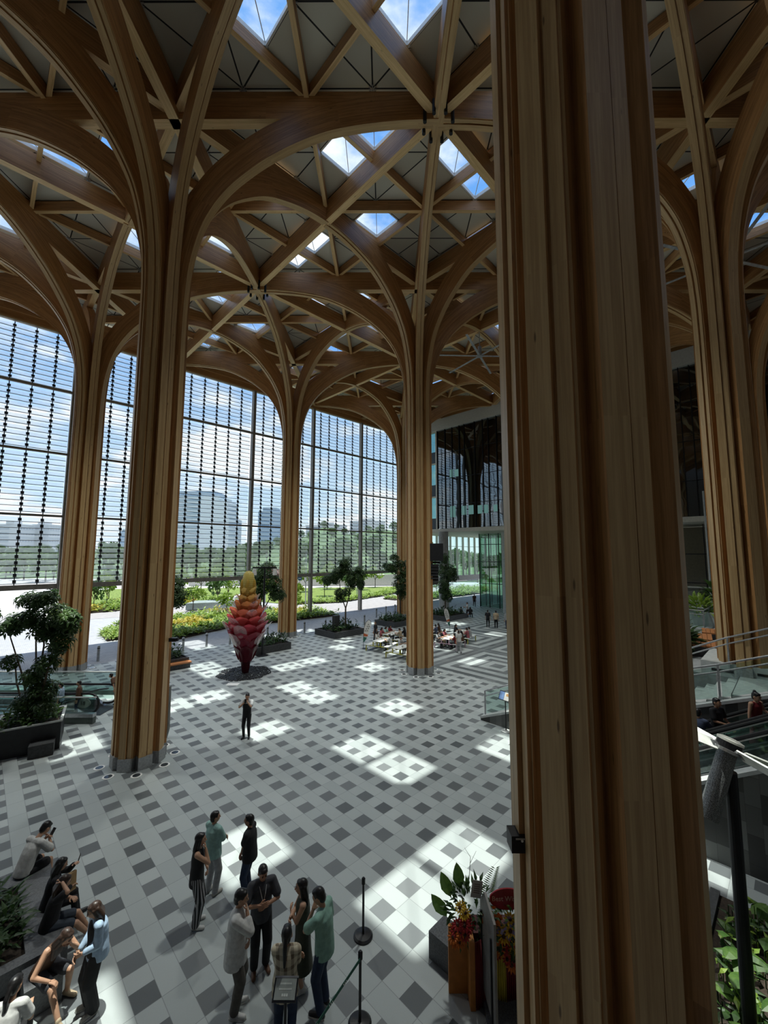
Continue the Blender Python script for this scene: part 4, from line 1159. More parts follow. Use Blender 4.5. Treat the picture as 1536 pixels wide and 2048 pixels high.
CLEARP = glass('petal_clear', (.93, .84, .86), .84, .12, .1, (.80, .55, .58))
levels = [(1.05, .42, 6, (.16, .02, .035), .9), (1.55, .55, 7, (.30, .03, .06), .85), (2.0, .72, 8, (.45, .05, .09), .8), (2.5, .82, 8, (.55, .07, .10), .8), (2.95, .78, 8, (.62, .10, .10), .78),
          (3.4, .68, 7, (.66, .17, .10), .75), (3.85, .47, 6, (.70, .28, .10), .72), (4.25, .34, 6, (.74, .42, .13), .7), (4.6, .22, 5, (.78, .54, .16), .75)]
for li, (z, r, n, col, H) in enumerate(levels):
    me = petal_mesh(petal_mat('petal_%d' % li, col), .44 + r * .62, H * 1.12)
    cm = petal_mesh(CLEARP, .32 + r * .42, H * 1.2)
    for k in range(n):
        a = 2 * pi * (k + .5 * (li % 2)) / n
        o = bpy.data.objects.new('petal', me); COL.objects.link(o); o.parent = scl
        o.location = (r * .85 * cos(a), r * .85 * sin(a), z - .35); o.rotation_euler = (0, 0, a + pi / 2)
        if 1 < li < 8 and k % 2 == 0:
            o = bpy.data.objects.new('clear_petal', cm); COL.objects.link(o); o.parent = scl
            a2 = a + pi / n; o.location = (r * 1.15 * cos(a2), r * 1.15 * sin(a2), z - .3); o.rotation_euler = (radians(12), 0, a2 + pi / 2)
MB().lathe([(.18, 0), (.20, .1), (.26, .5), (.36, 1.0), (.42, 1.4), (.3, 1.8), (.28, 4.6)], n=20).build('stem', petal_mat('petal_stem', (.09, .012, .018)), scl, True)
MB().lathe([(.30, 4.4), (.36, 4.8), (.36, 5.5), (.30, 5.85), (.16, 6.0), (0.02, 6.03)], n=20).build('tip', petal_mat('petal_tip', (.82, .70, .26)), scl, True)
for k in range(5):
    a = 2 * pi * k / 5 + .4
    MB().ball((.36 * cos(a), .36 * sin(a), 5.0), (.13, .13, .55)).build('bud', petal_mat('petal_bud', (.74, .52, .12)), scl, True)
random.seed(5); mb = MB()
for _ in range(1500):
    a = random.uniform(0, 2 * pi); r = 1.5 * sqrt(random.random()) * (1 + .05 * sin(7 * a)); s = random.uniform(.03, .06)
    mb.ball((r * cos(a), r * sin(a), .03), (s, s * .8, s * .55), nu=6, nv=4)
pb = mb.build('pebbles', mat('black_pebble', (.03, .032, .034), .35), loc=(7.3, 22.1, 0)); tag(pb, 'ring of black pebbles round the foot of the sculpture', 'pebbles', kind='stuff')
pp = MB().box(-.32, .32, -.2, .2, 0, .01).build('floor_plaque', WHITE, loc=(5.9, 20.6, 0)); pp.rotation_euler = (0, 0, RZ); tag(pp, 'small white plaque lying on the floor before the pebble ring', 'plaque')

# ------------------------------------------------------------------ fans, loudspeakers, floor lights
def ceiling_fan(x, y, z, R, label, a0):
    t = thing('ceiling_fan', label, 'ceiling fan', (x, y, z), 0, 'large six-blade ceiling fans', kind='thing')
    MB().cyl((0, 0, .7), (0, 0, 2.0), .035, .035, 8).build('rod', GALV, t)
    MB().cyl((0, 0, .05), (0, 0, .75), .15, .15, 16).build('motor', GALV, t); MB().cyl((0, 0, -.06), (0, 0, .06), .26, .26, 20).build('hub', GALV, t)
    for k in range(6):
        a = a0 + k * pi / 3; d = Vector((cos(a), sin(a), 0))
        MB().bar(d * .2, d * R, .17, .03).build('blade', mat('fan_blade', (.55, .56, .57), .35, .5), t)
ceiling_fan(22.5, 15, 22.6, 3.6, 'white six-blade ceiling fan hanging beside the foreground column', .3)
ceiling_fan(22.5, 0, 22.6, 4.2, 'white six-blade ceiling fan behind the terrace column', .5)
ax = Vector((.26, -.25, .91)).normalized(); hub = Vector((0, 0, 4.36))
pf = thing('pole_fan', 'white bladed fan on a tall black pole at the right edge', 'fan', (3.48, -.61, 0))
MB().cyl((0, 0, 0), (0, 0, 4.02), .085, .075, 16).build('pole', BLACK, pf)
GRILL = mat('perforated_grey', (.20, .21, .21), .55, .4, var=.7, scale=90)
MB().cyl(hub - ax * 1.02, hub - ax * .05, .125, .115, 24).build('motor_tube', GRILL, pf)
MB().cyl(hub - ax * .06, hub - ax * .02, .21, .21, 28).build('blade_ring', STEEL, pf)
MB().cyl(hub - ax * .02, hub + ax * .075, .155, .155, 28).build('hub', BLACK, pf)
MB().lathe([(.158, 0), (.158, .03), (.10, .05), (.0, .055)], n=28).build('cap', mat('fan_cap', (.62, .62, .56), .4), pf).matrix_local = Matrix.Translation(hub + ax * .075) @ ax.to_track_quat('Z', 'Y').to_matrix().to_4x4()
e1 = Vector((-.51, .5, .42)); e1 = (e1 - ax * e1.dot(ax)).normalized(); e2 = ax.cross(e1)
for k in range(4):
    a = k * pi / 2; d = e1 * cos(a) + e2 * sin(a); s = ax.cross(d); n = (ax * .8 + s * .6).normalized()
    MB().bar(hub + d * .2 - ax * .03, hub + d * 1.25 - ax * .03, .17, .022, n).build('blade', mat('fan_white', (.74, .75, .70), .4), pf)
    MB().bar(hub + d * .12 - ax * .03, hub + d * .26 - ax * .03, .09, .03, n).build('blade_clamp', STEEL, pf)

la = thing('loudspeaker', 'black loudspeaker cluster mounted on the mid hall timber column', 'loudspeaker', (15.62, 14.38, 0), RZ)
MB().box(-.42, .55, -.45, .35, 6.65, 7.72).build('subwoofer', mat('speaker_black', (.018, .019, .021), .6), la)
MB().box(-.6, .4, -.1, .1, 6.5, 6.62).box(-.62, -.4, -.05, .05, 6.5, 7.3).build('mount', BLACK, la)
for k in range(6):
    z = 6.36 - .2 * k; a = radians(3 + 4 * k)
    m = Matrix.Translation((-.1 + .0 * k, -.1 + .03 * k, z)) @ Matrix.Rotation(-a, 4, 'X')
    MB().cbox((0, 0, 0), (.75, .5, .18), m=m).build('line_array_box', mat('speaker_black', (.018, .019, .021), .6), la)
for (x, y, rz, lb) in ((.80, 14.55, .3, 'small black security camera on the near left timber column'),):
    sc_ = thing('security_camera', lb, 'camera', (x, y, 4.05), RZ)
    MB().box(-.05, .2, -.28, -.1, -.06, .06).build('body', BLACK, sc_); MB().cyl((-.2, 0, 0), (.0, -.15, 0), .025, .025, 8).build('bracket', BLACK, sc_); MB().cyl((.2, -.19, 0), (.25, -.19, 0), .05, .055, 10).build('lens', RUBBER, sc_)
bs = thing('wall_spotlight', 'black box spotlight on the left flank of the foreground column', 'spotlight', (-.60, .62, 4.4), RZ)
MB().box(-.02, .30, -.06, .10, -.075, .075).build('housing', BLACK, bs); MB().box(.02, .26, -.064, -.06, .045, .06).build('vent', STEEL, bs); MB().cyl((.08, -.065, .035), (.08, -.06, .035), .012, .012, 8).build('led', WHITE, bs)
fl0 = None
for (cx, cy, lbl) in ((0, 15, 'round in-floor light with white ring beside the near left column'), (15, 15, 'round in-floor light at the foot of the mid hall column'), (15, 30, 'round in-floor light at the foot of the column behind the sculpture'), (0, 30, 'round in-floor light at the foot of the far left column')):
    for k in range(8):
        a = k * pi / 4 + pi / 8 + .1; p = (cx + 1.12 * cos(a), cy + 1.12 * sin(a), 0)
        if fl0 is None:
            fl0 = thing('floor_light', lbl, 'floor light', p, 0, 'in-floor lights round the columns')
            MB().lathe([(.165, .0), (.165, .012), (.115, .014)], n=24).build('ring', WHITE, fl0); MB().lathe([(.113, .0), (.113, .020)], n=24).build('lens', mat('lens_dark', (.04, .045, .05), .1), fl0)
        else:
            q = dup(fl0, p, 0, lbl)
# ------------------------------------------------------------------ barrier, signs
st0 = thing('stanchion', 'black belt stanchion standing alone by the sunlit patch', 'stanchion', (1.19, 4.71, 0), 0, 'black belt stanchions')
MB().lathe([(.18, 0), (.18, .025), (.15, .045), (.04, .06)], n=28).build('base', mat('stanchion_black', (.012, .012, .013), .35), st0)
MB().cyl((0, 0, .04), (0, 0, .92), .022, .022, 12).build('pole', mat('stanchion_black', (.012, .012, .013), .35), st0)
MB().lathe([(.03, .90), (.036, .91), (.036, 1.0), (.02, 1.02)], n=16).build('head', BLACK, st0)
s1 = dup(st0, (.20, 3.68, 0), 0, 'black belt stanchion at the bottom holding the green belt')
s2 = dup(st0, (-1.55, 3.25, 0), 0, 'black belt stanchion below the frame at the end of the green belt')
BELT = mat('belt_green', (.006, .12, .075), .6)
bl = MB().slab([(.18, 3.66, .90), (-1.53, 3.27, .84), (-1.53, 3.27, .89), (.18, 3.66, .955)], (.002, -.004, 0)).build('belt', BELT); tag(bl, 'green barrier belt stretched between two black stanchions', 'barrier belt')
for k, f in enumerate((.2, .38, .56, .74)):
    for q in range(3):
        t_ = f + .018 * q; p = Vector((.18, 3.66, .927)).lerp(Vector((-1.53, 3.27, .865)), t_)
        MB().bar(p + Vector((.003, -.009, -.012)), p + Vector((-.008, -.012, .014)), .012, .002, (.2, -.97, 0)).build('belt_mark', WHITE, bl)
ss = thing('sign_holder', 'small tilted grey notice in a black frame on a stand, bottom centre', 'sign', (-.93, 3.98, 0), RZ)
MB().cyl((0, 0, 0), (0, 0, 1.0), .02, .02, 10).build('pole', BLACK, ss); MB().lathe([(.16, 0), (.16, .02), (.03, .04)], n=20).build('foot', BLACK, ss)
sm = Matrix.Translation((0, -.02, 1.06)) @ Matrix.Rotation(radians(-52), 4, 'X')
MB().cbox((0, 0, 0), (.33, .02, .25), m=sm).build('frame', BLACK, ss)
MB().cbox((0, 0, 0), (.29, .004, .20), m=sm @ Matrix.Translation((0, -.012, 0))).build('notice', mat('notice_grey', (.30, .33, .31), .4), ss)
MB().cbox((0, 0, 0), (.33, .024, .02), m=sm @ Matrix.Translation((0, -.002, .115))).build('top_edge', STEEL, ss)
mk = MB()
for row, n in ((.05, 8), (.0, 9), (-.055, 3)):
    for q in range(n):
        w = .013 if n > 4 else .024; x = (q - (n - 1) / 2) * (w + .007)
        mk.cbox((0, 0, 0), (w, .002, .018 if n > 4 else .026), m=sm @ Matrix.Translation((x, -.015, row)))
mk.build('lettering', mat('letter_pale', (.62, .66, .62), .6), ss)
iscr = thing('info_screen', 'small blue and white information screen on a slim black post', 'screen', (11.2, 7.25, 0), radians(-95))
MB().cyl((0, 0, 0), (0, 0, 1.25), .022, .022, 10).build('post', BLACK, iscr); MB().lathe([(.2, 0), (.2, .015), (.03, .03)], n=20).build('foot', PALEGREY, iscr)
im = Matrix.Translation((0, -.04, 1.36)) @ Matrix.Rotation(radians(-28), 4, 'X')
MB().cbox((0, 0, 0), (.5, .03, .36), m=im).build('frame', BLACK, iscr)
MB().cbox((0, 0, 0), (.22, .004, .31), m=im @ Matrix.Translation((-.12, -.018, 0))).build('blue_half', mat('screen_blue', (.16, .26, .48), .3), iscr)
MB().cbox((0, 0, 0), (.22, .004, .31), m=im @ Matrix.Translation((.11, -.018, 0))).build('white_half', mat('screen_white', (.62, .62, .60), .3), iscr)
MB().cbox((0, 0, 0), (.12, .004, .10), m=im @ Matrix.Translation((.13, -.021, .06))).build('picture', mat('screen_orange', (.45, .25, .10), .4), iscr)
def feather_flag(x, y, label, rz):
    t = thing('feather_flag', label, 'flag', (x, y, 0), rz)
    MB().lathe([(.22, 0), (.22, .03), (.03, .05)], n=18).build('foot', BLACK, t)
    path = [(-.14, 0, .03), (-.14, 0, .9), (-.10, 0, 1.5), (.05, 0, 1.95), (.26, 0, 2.12), (.42, 0, 2.0), (.45, 0, 1.75)]
    MB().tube(path, .014, 8).build('pole', BLACK, t)
    out = [(-.13, .45), (-.12, 1.0), (-.09, 1.5), (.05, 1.93), (.26, 2.09), (.41, 1.98), (.44, 1.72), (.30, 1.25), (.12, .80), (-.02, .55)]
    def band(pts, y, m, nm): fix_normals(MB().slab([(px_, y, pz) for px_, pz in pts], (0, .006, 0)).build(nm, m, t))
    band(out, -.003, WHITE, 'cloth')
    band([(-.12, .9), (-.115, 1.12), (.22, 1.0), (.15, .88)], -.006, mat('flag_orange', (.55, .13, .05), .6), 'orange_band')
    band([(-.13, .45), (-.12, .86), (.12, .80), (-.02, .55)], -.006, mat('flag_green', (.03, .16, .12), .6), 'green_base')
    mk = MB()
    for i, (cx, cz) in enumerate(((.02, 1.30), (.09, 1.44), (.16, 1.60), (.24, 1.76), (.16, 1.30), (.23, 1.46), (.30, 1.62))):
        m = Matrix.Translation((cx, -.006, cz)) @ Matrix.Rotation(radians(-62), 4, 'Y')
        mk.cbox((0, 0, 0), (.11, .004, .022), m=m @ Matrix.Translation((0, 0, .03))); mk.cbox((0, 0, 0), (.022, .004, .09), m=m @ Matrix.Translation((.02 * (i % 3 - 1), 0, 0))); mk.cbox((0, 0, 0), (.09, .004, .018), m=m @ Matrix.Translation((0, 0, -.03)))
    mk.build('characters', BLACK, t); return t
feather_flag(16.65, 21.75, 'white feather flag with dark characters, left of the tables', RZ)
feather_flag(26.6, 21.4, 'white feather flag behind the loudspeaker column, right of the tables', RZ + .35).scale = (-1, 1, 1)
# ------------------------------------------------------------------ picnic tables
def picnic(x, y, rz, frame, label, group='picnic tables in the hall'):
    t = thing('picnic_table', label, 'table', (x, y, 0), rz, group)
    MB().box(-.9, .9, -.36, .36, .71, .75).build('table_top', mat('table_white', (.62, .63, .60), .5), t)
    for sy in (-.75, .75):
        MB().box(-.9, .9, sy - .16, sy + .16, .42, .45).build('bench', mat('table_white', (.62, .63, .60), .5), t)
    for sx in (-.82, .82):
        MB().box(sx - .03, sx + .03, -.91, .91, .38, .42).build('frame_bar', frame, t)
        for sy in (-.88, .88): MB().box(sx - .03, sx + .03, sy - .03, sy + .03, 0, .42).build('leg', frame, t)
        for sy in (-.3, .3): MB().box(sx - .03, sx + .03, sy - .03, sy + .03, .42, .71).build('support', frame, t)
    MB().box(-.85, .85, -.03, .03, .62, .68).build('rail', frame, t)
    return t
FY_ = mat('frame_yellow', (.42, .40, .05), .5); FP_ = mat('frame_pink', (.62, .40, .50), .5)
TABLES = [(17.3, 20.6, .3, FY_, 'yellow-green picnic table nearest the left feather flag'), (16.8, 18.0, .1, FY_, 'yellow-green picnic table left of the loudspeaker column foot'),
          (19.6, 21.7, .2, FY_, 'picnic table farther back by the third planter'), (21.6, 17.6, .2, FP_, 'pink framed picnic table right of the loudspeaker column'),
          (24.0, 18.2, .2, FY_, 'yellow picnic table at the right end of the group'), (23.4, 20.9, .25, FY_, 'picnic table behind the loudspeaker column beside the right flag')]
for a in TABLES: picnic(*a)
random.seed(19)
for i, (tx, ty, rz, _m, _l) in enumerate(TABLES):
    for k in range(3):
        u, w = random.uniform(-.7, .7), random.uniform(-.25, .25)
        p = (tx + u * cos(rz) - w * sin(rz), ty + u * sin(rz) + w * cos(rz), .75)
        c = MB().lathe([(.03, 0), (.04, .1), (.042, .12)], n=10).build('paper_cup', WHITE, loc=p); tag(c, 'small white paper cup on one of the picnic tables', 'cup', 'paper cups on the picnic tables')
# ------------------------------------------------------------------ flower stand and things round it
fs = thing('flower_stand', 'congratulation flower stand with red oval board and draped skirt', 'flower stand', (2.02, 2.72, 0), RZ)
ORANGE = mat('orange_board', (.42, .16, .03), .5, var=.12, scale=8)
MB().box(-.54, -.24, -.16, -.10, 0, 1.0).build('left_board', ORANGE, fs); MB().box(-.24, -.16, -.42, .1, 0, .98).build('inner_board', ORANGE, fs)
def drape(x0, x1, y0, y1, z0, z1, m, nm):
    mb = MB(); n = 26
    for i in range(n + 1):
        t_ = i / n; x, y = x0 + (x1 - x0) * t_, y0 + (y1 - y0) * t_; o = .018 * sin(i * 1.9)
        mb.v += [Vector((x + o * .5, y - .02 + o, z0)), Vector((x, y + o * .4, z1))]
    for i in range(n): mb.face((2 * i, 2 * i + 2, 2 * i + 3, 2 * i + 1))
    o = mb.build(nm, m, fs, True); md = o.modifiers.new('s', 'SOLIDIFY'); md.thickness = .006
RED = mat('drape_red', (.16, .008, .014), .6); YEL = mat('drape_yellow', (.58, .47, .06), .6)
drape(-.15, .08, -.42, -.30, .03, .98, RED, 'red_drape'); drape(.08, .34, -.30, -.36, .03, .98, YEL, 'yellow_drape'); drape(.34, .62, -.36, -.30, .03, .98, RED, 'red_drape'); drape(.62, .9, -.30, -.26, .03, .98, YEL, 'yellow_drape')
MB().box(-.14, .9, -.24, .1, .02, .97).build('box', mat('stand_box', (.08, .02, .02), .7), fs)
random.seed(23)
mb = MB(); leafy(mb, (-.15, -.12, 1.2), (.42, .22, .42), 150, .17); leafy(mb, (.5, -.3, 1.1), (.45, .25, .4), 170, .15); mb.build('greenery', LEAF, fs)
mb = MB()
for (x, y, z, dx) in ((-.48, -.1, 1.5, -.4), (-.32, -.1, 1.62, -.15), (-.55, -.1, 1.2, -.7)): leaf(mb, (x, y, z - .1), (dx, -.15, 1), (0, -1, .2), .46, .2, .05)
for k in range(14):
    for s in (-1, 1):
        b = Vector((.12 + .012 * k, -.1, 1.45 + .03 * k)); leaf(mb, b, (s * .9, -.1, .55), (0, -1, .2), .20 - .008 * k, .018, .02)
mb.build('large_leaves', LEAF_MID, fs)
def daisy(n, cx, cz, spread, col, ctr, R, nm):
    for _ in range(n):
        a, r = random.uniform(0, 2 * pi), sqrt(random.random()) * spread
        c = Vector((cx + r * cos(a), -.46 + random.uniform(-.05, .1), cz + r * sin(a) * .8)); mb = MB()
        d = Vector((random.uniform(-.4, .4), -1, .55 + random.uniform(-.2, .3))).normalized(); e1 = d.cross(Vector((0, 0, 1))).normalized(); e2 = d.cross(e1)
        for q in range(11):
            b = 2 * pi * q / 11; r_ = e1 * cos(b) + e2 * sin(b); leaf(mb, c + r_ * R * .25, r_ + d * .25, d, R, R * .42, .05)
        mb.cur = 1; mb.ball(c + d * R * .06, R * .34, nu=8, nv=6); mb.cur = 0
        mb.build(nm, [col, ctr], fs)
YF = mat('flower_yellow', (.66, .42, .03), .6); DC = mat('flower_eye', (.05, .02, .01), .8); OR = mat('flower_orange', (.55, .14, .015), .6); RF = mat('flower_red', (.32, .015, .02), .6); PU = mat('flower_purple', (.24, .20, .36), .7)
daisy(16, .26, 1.0, .22, YF, YF, .05, 'yellow_bloom'); daisy(12, .5, 1.16, .24, YF, DC, .09, 'sunflower'); daisy(14, .5, .9, .3, OR, DC, .09, 'orange_bloom'); daisy(14, .36, .84, .28, RF, DC, .07, 'red_bloom')
daisy(10, -.40, 1.25, .17, RF, DC, .08, 'red_bloom'); daisy(4, -.4, 1.44, .12, YF, DC, .07, 'sunflower'); daisy(8, -.4, 1.1, .15, OR, DC, .08, 'orange_bloom')
for (x, z) in ((.12, 1.35), (.36, 1.2)):
    mb = MB()
    for q in range(16):
        a = q * 2.4; r_ = .03 + .006 * q; c = Vector((x + r_ * cos(a), -.5 + .01 * q, z + r_ * sin(a)))
        leaf(mb, c, (cos(a), -.5, sin(a)), (0, -1, 0), .09, .09, .02)
    mb.build('cabbage_rose' if z < 1.3 else 'orange_anthurium', PU if z < 1.3 else OR, fs)
ov = MB().sweep([(0, -.30, 0), (0, -.275, 0)], [(Vector((1, 0, 0)), Vector((0, 0, 1)))] * 2, [[(.42 + .30 * cos(a), 1.52 + .16 * sin(a)) for a in [k * pi / 16 for k in range(32)]]] * 2).build('oval_board', mat('board_red', (.26, .012, .018), .35), fs)
text('Best Wishes', .105, mat('script_gold', (.62, .42, .36), .4), 'board_text', ov, Matrix.Translation((.42, -.305, 1.53)) @ Matrix.Rotation(pi / 2, 4, 'X') @ Matrix.Shear('XZ', 4, (.0, .0)))
for i, (x, z, rz_, w, h, c) in enumerate(((-.1, 1.72, .15, .17, .26, (.42, .40, .38)), (.72, 1.66, -.25, .2, .28, (.40, .28, .29)), (.66, 1.28, .2, .15, .3, (.50, .46, .34)))):
    m = Matrix.Translation((x, -.36 - .02 * i, z)) @ Matrix.Rotation(rz_, 4, 'Y')
    cd = MB().cbox((0, 0, 0), (w, .008, h), m=m).build('greeting_card', mat('card_%d' % i, c, .6), fs)
    ln = MB()
    for q in range(5): ln.cbox((0, 0, 0), (w * .6, .003, .008), m=m @ Matrix.Translation((0, -.006, h * (.28 - .12 * q))))
    ln.build('card_lines', mat('card_ink', (.12, .06, .06), .6), cd)
tw = MB()
branch(tw, [(-.15, 0, 1.6), (-.12, 0, 1.95), (-.22, 0, 2.1)], .006, .002); branch(tw, [(-.13, 0, 1.85), (-.02, 0, 2.05)], .004, .002); tw.build('twig', BARK, fs)
bd = thing('poster_board', 'tall poster board seen edge-on in front of the flower stand', 'board', (1.62, 2.28, 0), YAW + radians(3))
MB().slab([(-.38, 0, .25), (.34, 0, .25), (.34, 0, 1.5), (.1, 0, 1.78), (-.38, 0, 1.70)], (0, .035, 0)).build('panel', mat('board_grey', (.20, .19, .175), .6), bd)
MB().slab([(-.34, -.006, .3), (.30, -.006, .3), (.30, -.006, 1.3), (-.34, -.006, 1.3)], (0, .005, 0)).build('poster', mat('poster_teal', (.26, .33, .30), .4, var=.5, scale=3), bd)
for sx in (-.25, .25): MB().cyl((sx, .05, 0), (sx, .05, 1.4), .015, .015, 8).build('leg', BLACK, bd)
gcube = MB().box(-.23, .23, -.23, .23, 0, .44).build('granite_cube', DARKTILE, loc=(1.98, 3.36, 0)); tag(gcube, 'dark granite cube seat left of the flower stand', 'stool')
gsl = MB().box(-.45, .6, -.3, .3, 0, .1).build('granite_slab', DARKTILE, loc=(2.02, 2.12, 0)); gsl.rotation_euler = (0, 0, RZ); tag(gsl, 'low dark granite slab in front of the flower stand skirt', 'slab')
# ------------------------------------------------------------------ plant bed at lower right
random.seed(83)
pbd = thing('plant_bed', 'sunlit bed of big tropical leaves at the lower right corner', 'plant bed', (4.0, -.9, 0))
MB().box(-1.9, 2.6, .95, 1.1, 0, .42).box(-1.9, -1.75, -3, .95, 0, .42).build('kerb', CHAR, pbd)
MB().box(-1.75, 2.6, -3, .95, 0, .34).build('soil', SOIL, pbd)
for nm, lm, n, L, w, hh in (('tall_foliage', LEAF_MID, 150, .40, .5, .5), ('low_foliage', LEAF_LIGHT, 420, .19, .4, .35), ('dark_foliage', LEAF, 420, .24, .4, .35)):
    mb = MB()
    for _ in range(n):
        c = Vector((random.uniform(-1.7, 2.3), random.uniform(-2.0, .75), .34))
        h = hh * random.uniform(.3, 1); d = rdir(.15, .7); leaf(mb, c + Vector((0, 0, h)), d, (0, 0, 1), L * random.uniform(.6, 1.2), L * w, .2)
        mb.tube([c, c + Vector((0, 0, h))], .008, 4)
    mb.build(nm, lm, pbd)
# ------------------------------------------------------------------ people
TMP = bpy.data.scenes.new('tmp')
def fuse(mb, vox, m, name, smooth=2):
    """union of overlapping closed shapes as one continuous skin"""
    me = mb.mesh('t', m)
    o = bpy.data.objects.new('t', me); TMP.collection.objects.link(o)
    r = o.modifiers.new('r', 'REMESH'); r.mode = 'VOXEL'; r.voxel_size = vox; r.use_smooth_shade = True
    if smooth: q = o.modifiers.new('s', 'SMOOTH'); q.iterations = smooth; q.factor = .5
    with bpy.context.temp_override(scene=TMP, view_layer=TMP.view_layers[0]):
        dg = bpy.context.evaluated_depsgraph_get()
        out = bpy.data.meshes.new_from_object(o.evaluated_get(dg)); out.name = name
    bpy.data.objects.remove(o); bpy.data.meshes.remove(me)
    if not out.materials: out.materials.append(m)
    return out
def cap(mb, p0, p1, r0, r1, n=10):
    p0, p1 = Vector(p0), Vector(p1); d = p1 - p0
    if d.length < 1e-4: d = Vector((0, 0, 1e-3))
    u = d.normalized(); P, R = [], []
    for a in (-.98, -.7, -.35): P.append(p0 + u * r0 * a); R.append(r0 * sqrt(1 - a * a))
    P.append(p0); R.append(r0); P.append(p1); R.append(r1)
    for a in (.35, .7, .98): P.append(p1 + u * r1 * a); R.append(r1 * sqrt(1 - a * a))
    mb.tube(P, R, n)
def loft(mb, rings, n=18):
    """closed stack of ellipses (centre, rx, ry)"""
    b = len(mb.v)
    for c, rx, ry in rings:
        for j in range(n): mb.v.append(Vector(c) + Vector((rx * cos(2 * pi * j / n), ry * sin(2 * pi * j / n), 0)))
    for i in range(len(rings) - 1):
        for j in range(n):
            j2 = (j + 1) % n; mb.face((b + i * n + j, b + i * n + j2, b + (i + 1) * n + j2, b + (i + 1) * n + j))
    mb.face([b + j for j in reversed(range(n))]); mb.face([b + (len(rings) - 1) * n + j for j in range(n)])
def ik(a, t, l1, l2, pole):
    a, t = Vector(a), Vector(t); d = t - a; L = min(d.length, (l1 + l2) * .999); u = d.normalized()
    x = (l1 * l1 - l2 * l2 + L * L) / (2 * L); h = sqrt(max(0, l1 * l1 - x * x))
    p = Vector(pole); p = p - u * p.dot(u)
    if p.length < 1e-4: p = Vector((0, 1, 0))
    return a + u * x + p.normalized() * h, a + u * L
SKIN = mat('skin', (.46, .265, .17), .5, var=.08, scale=9)
SKIN2 = mat('skin_tan', (.36, .19, .115), .5, var=.08, scale=9)
HAIR = mat('hair_black', (.010, .009, .009), .4, var=.4, scale=40)
HAIRB = mat('hair_brown', (.035, .02, .014), .4, var=.4, scale=40)
EYE = mat('eye_dark', (.02, .015, .012), .2); LIP = mat('lip', (.33, .12, .10), .5)
def cloth(name, col, rough=.8, var=.12): return mat('cloth_' + name, col, rough, var=var, scale=16, bump=.006)
def stripe_cloth(name, a, b, fx, fz=0):
    t = Mat(name); x, y, z = t.xyz('Object')
    f = (y + .02)._m('ARCTAN2', x.abs() - .09) * (fx / 6.2832)
    if fz: f = (x + y * .35) * fx
    f = f.fract().gt(.55)
    if fz:
        f2 = (z * fz).fract().gt(.62); f = f * .55 + f2 * .45
    t.surf(t.bsdf(t.mix(f, a, b), .8).outputs[0]); M[name] = t.m; return t.m
def hand(mb, wrist, d, palm, side, curl=.6, s=1.):
    """palm, four bent fingers of unequal length and a thumb leaving the side"""
    d = Vector(d).normalized(); n = Vector(palm); n = (n - d * n.dot(d)).normalized(); x = d.cross(n) * side
    w = Vector(wrist)
    for k in (-.024, -.008, .008, .024): cap(mb, w + d * .01 * s + x * k * .7 * s, w + d * .082 * s + x * k * s, .014 * s, .0115 * s, 8)
    for k, L in ((-.03, .062), (-.010, .076), (.011, .080), (.031, .070)):
        b = w + d * .085 * s + x * k * s; d1 = (d * cos(curl) + n * sin(curl) + x * k * 2).normalized(); d2 = (d * cos(curl * 2.1) + n * sin(curl * 2.1)).normalized()
        m_ = b + d1 * L * .55 * s; cap(mb, b, m_, .0098 * s, .009 * s, 8); cap(mb, m_, m_ + d2 * L * .5 * s, .009 * s, .0075 * s, 8)
    b = w + d * .03 * s + x * .026 * s; m_ = b + (d * .6 + x * .75 + n * .3).normalized() * .04 * s
    cap(mb, b, m_, .0125 * s, .0105 * s, 8); cap(mb, m_, m_ + (d * .9 + x * .15 + n * .45).normalized() * .034 * s, .0105 * s, .0085 * s, 8)

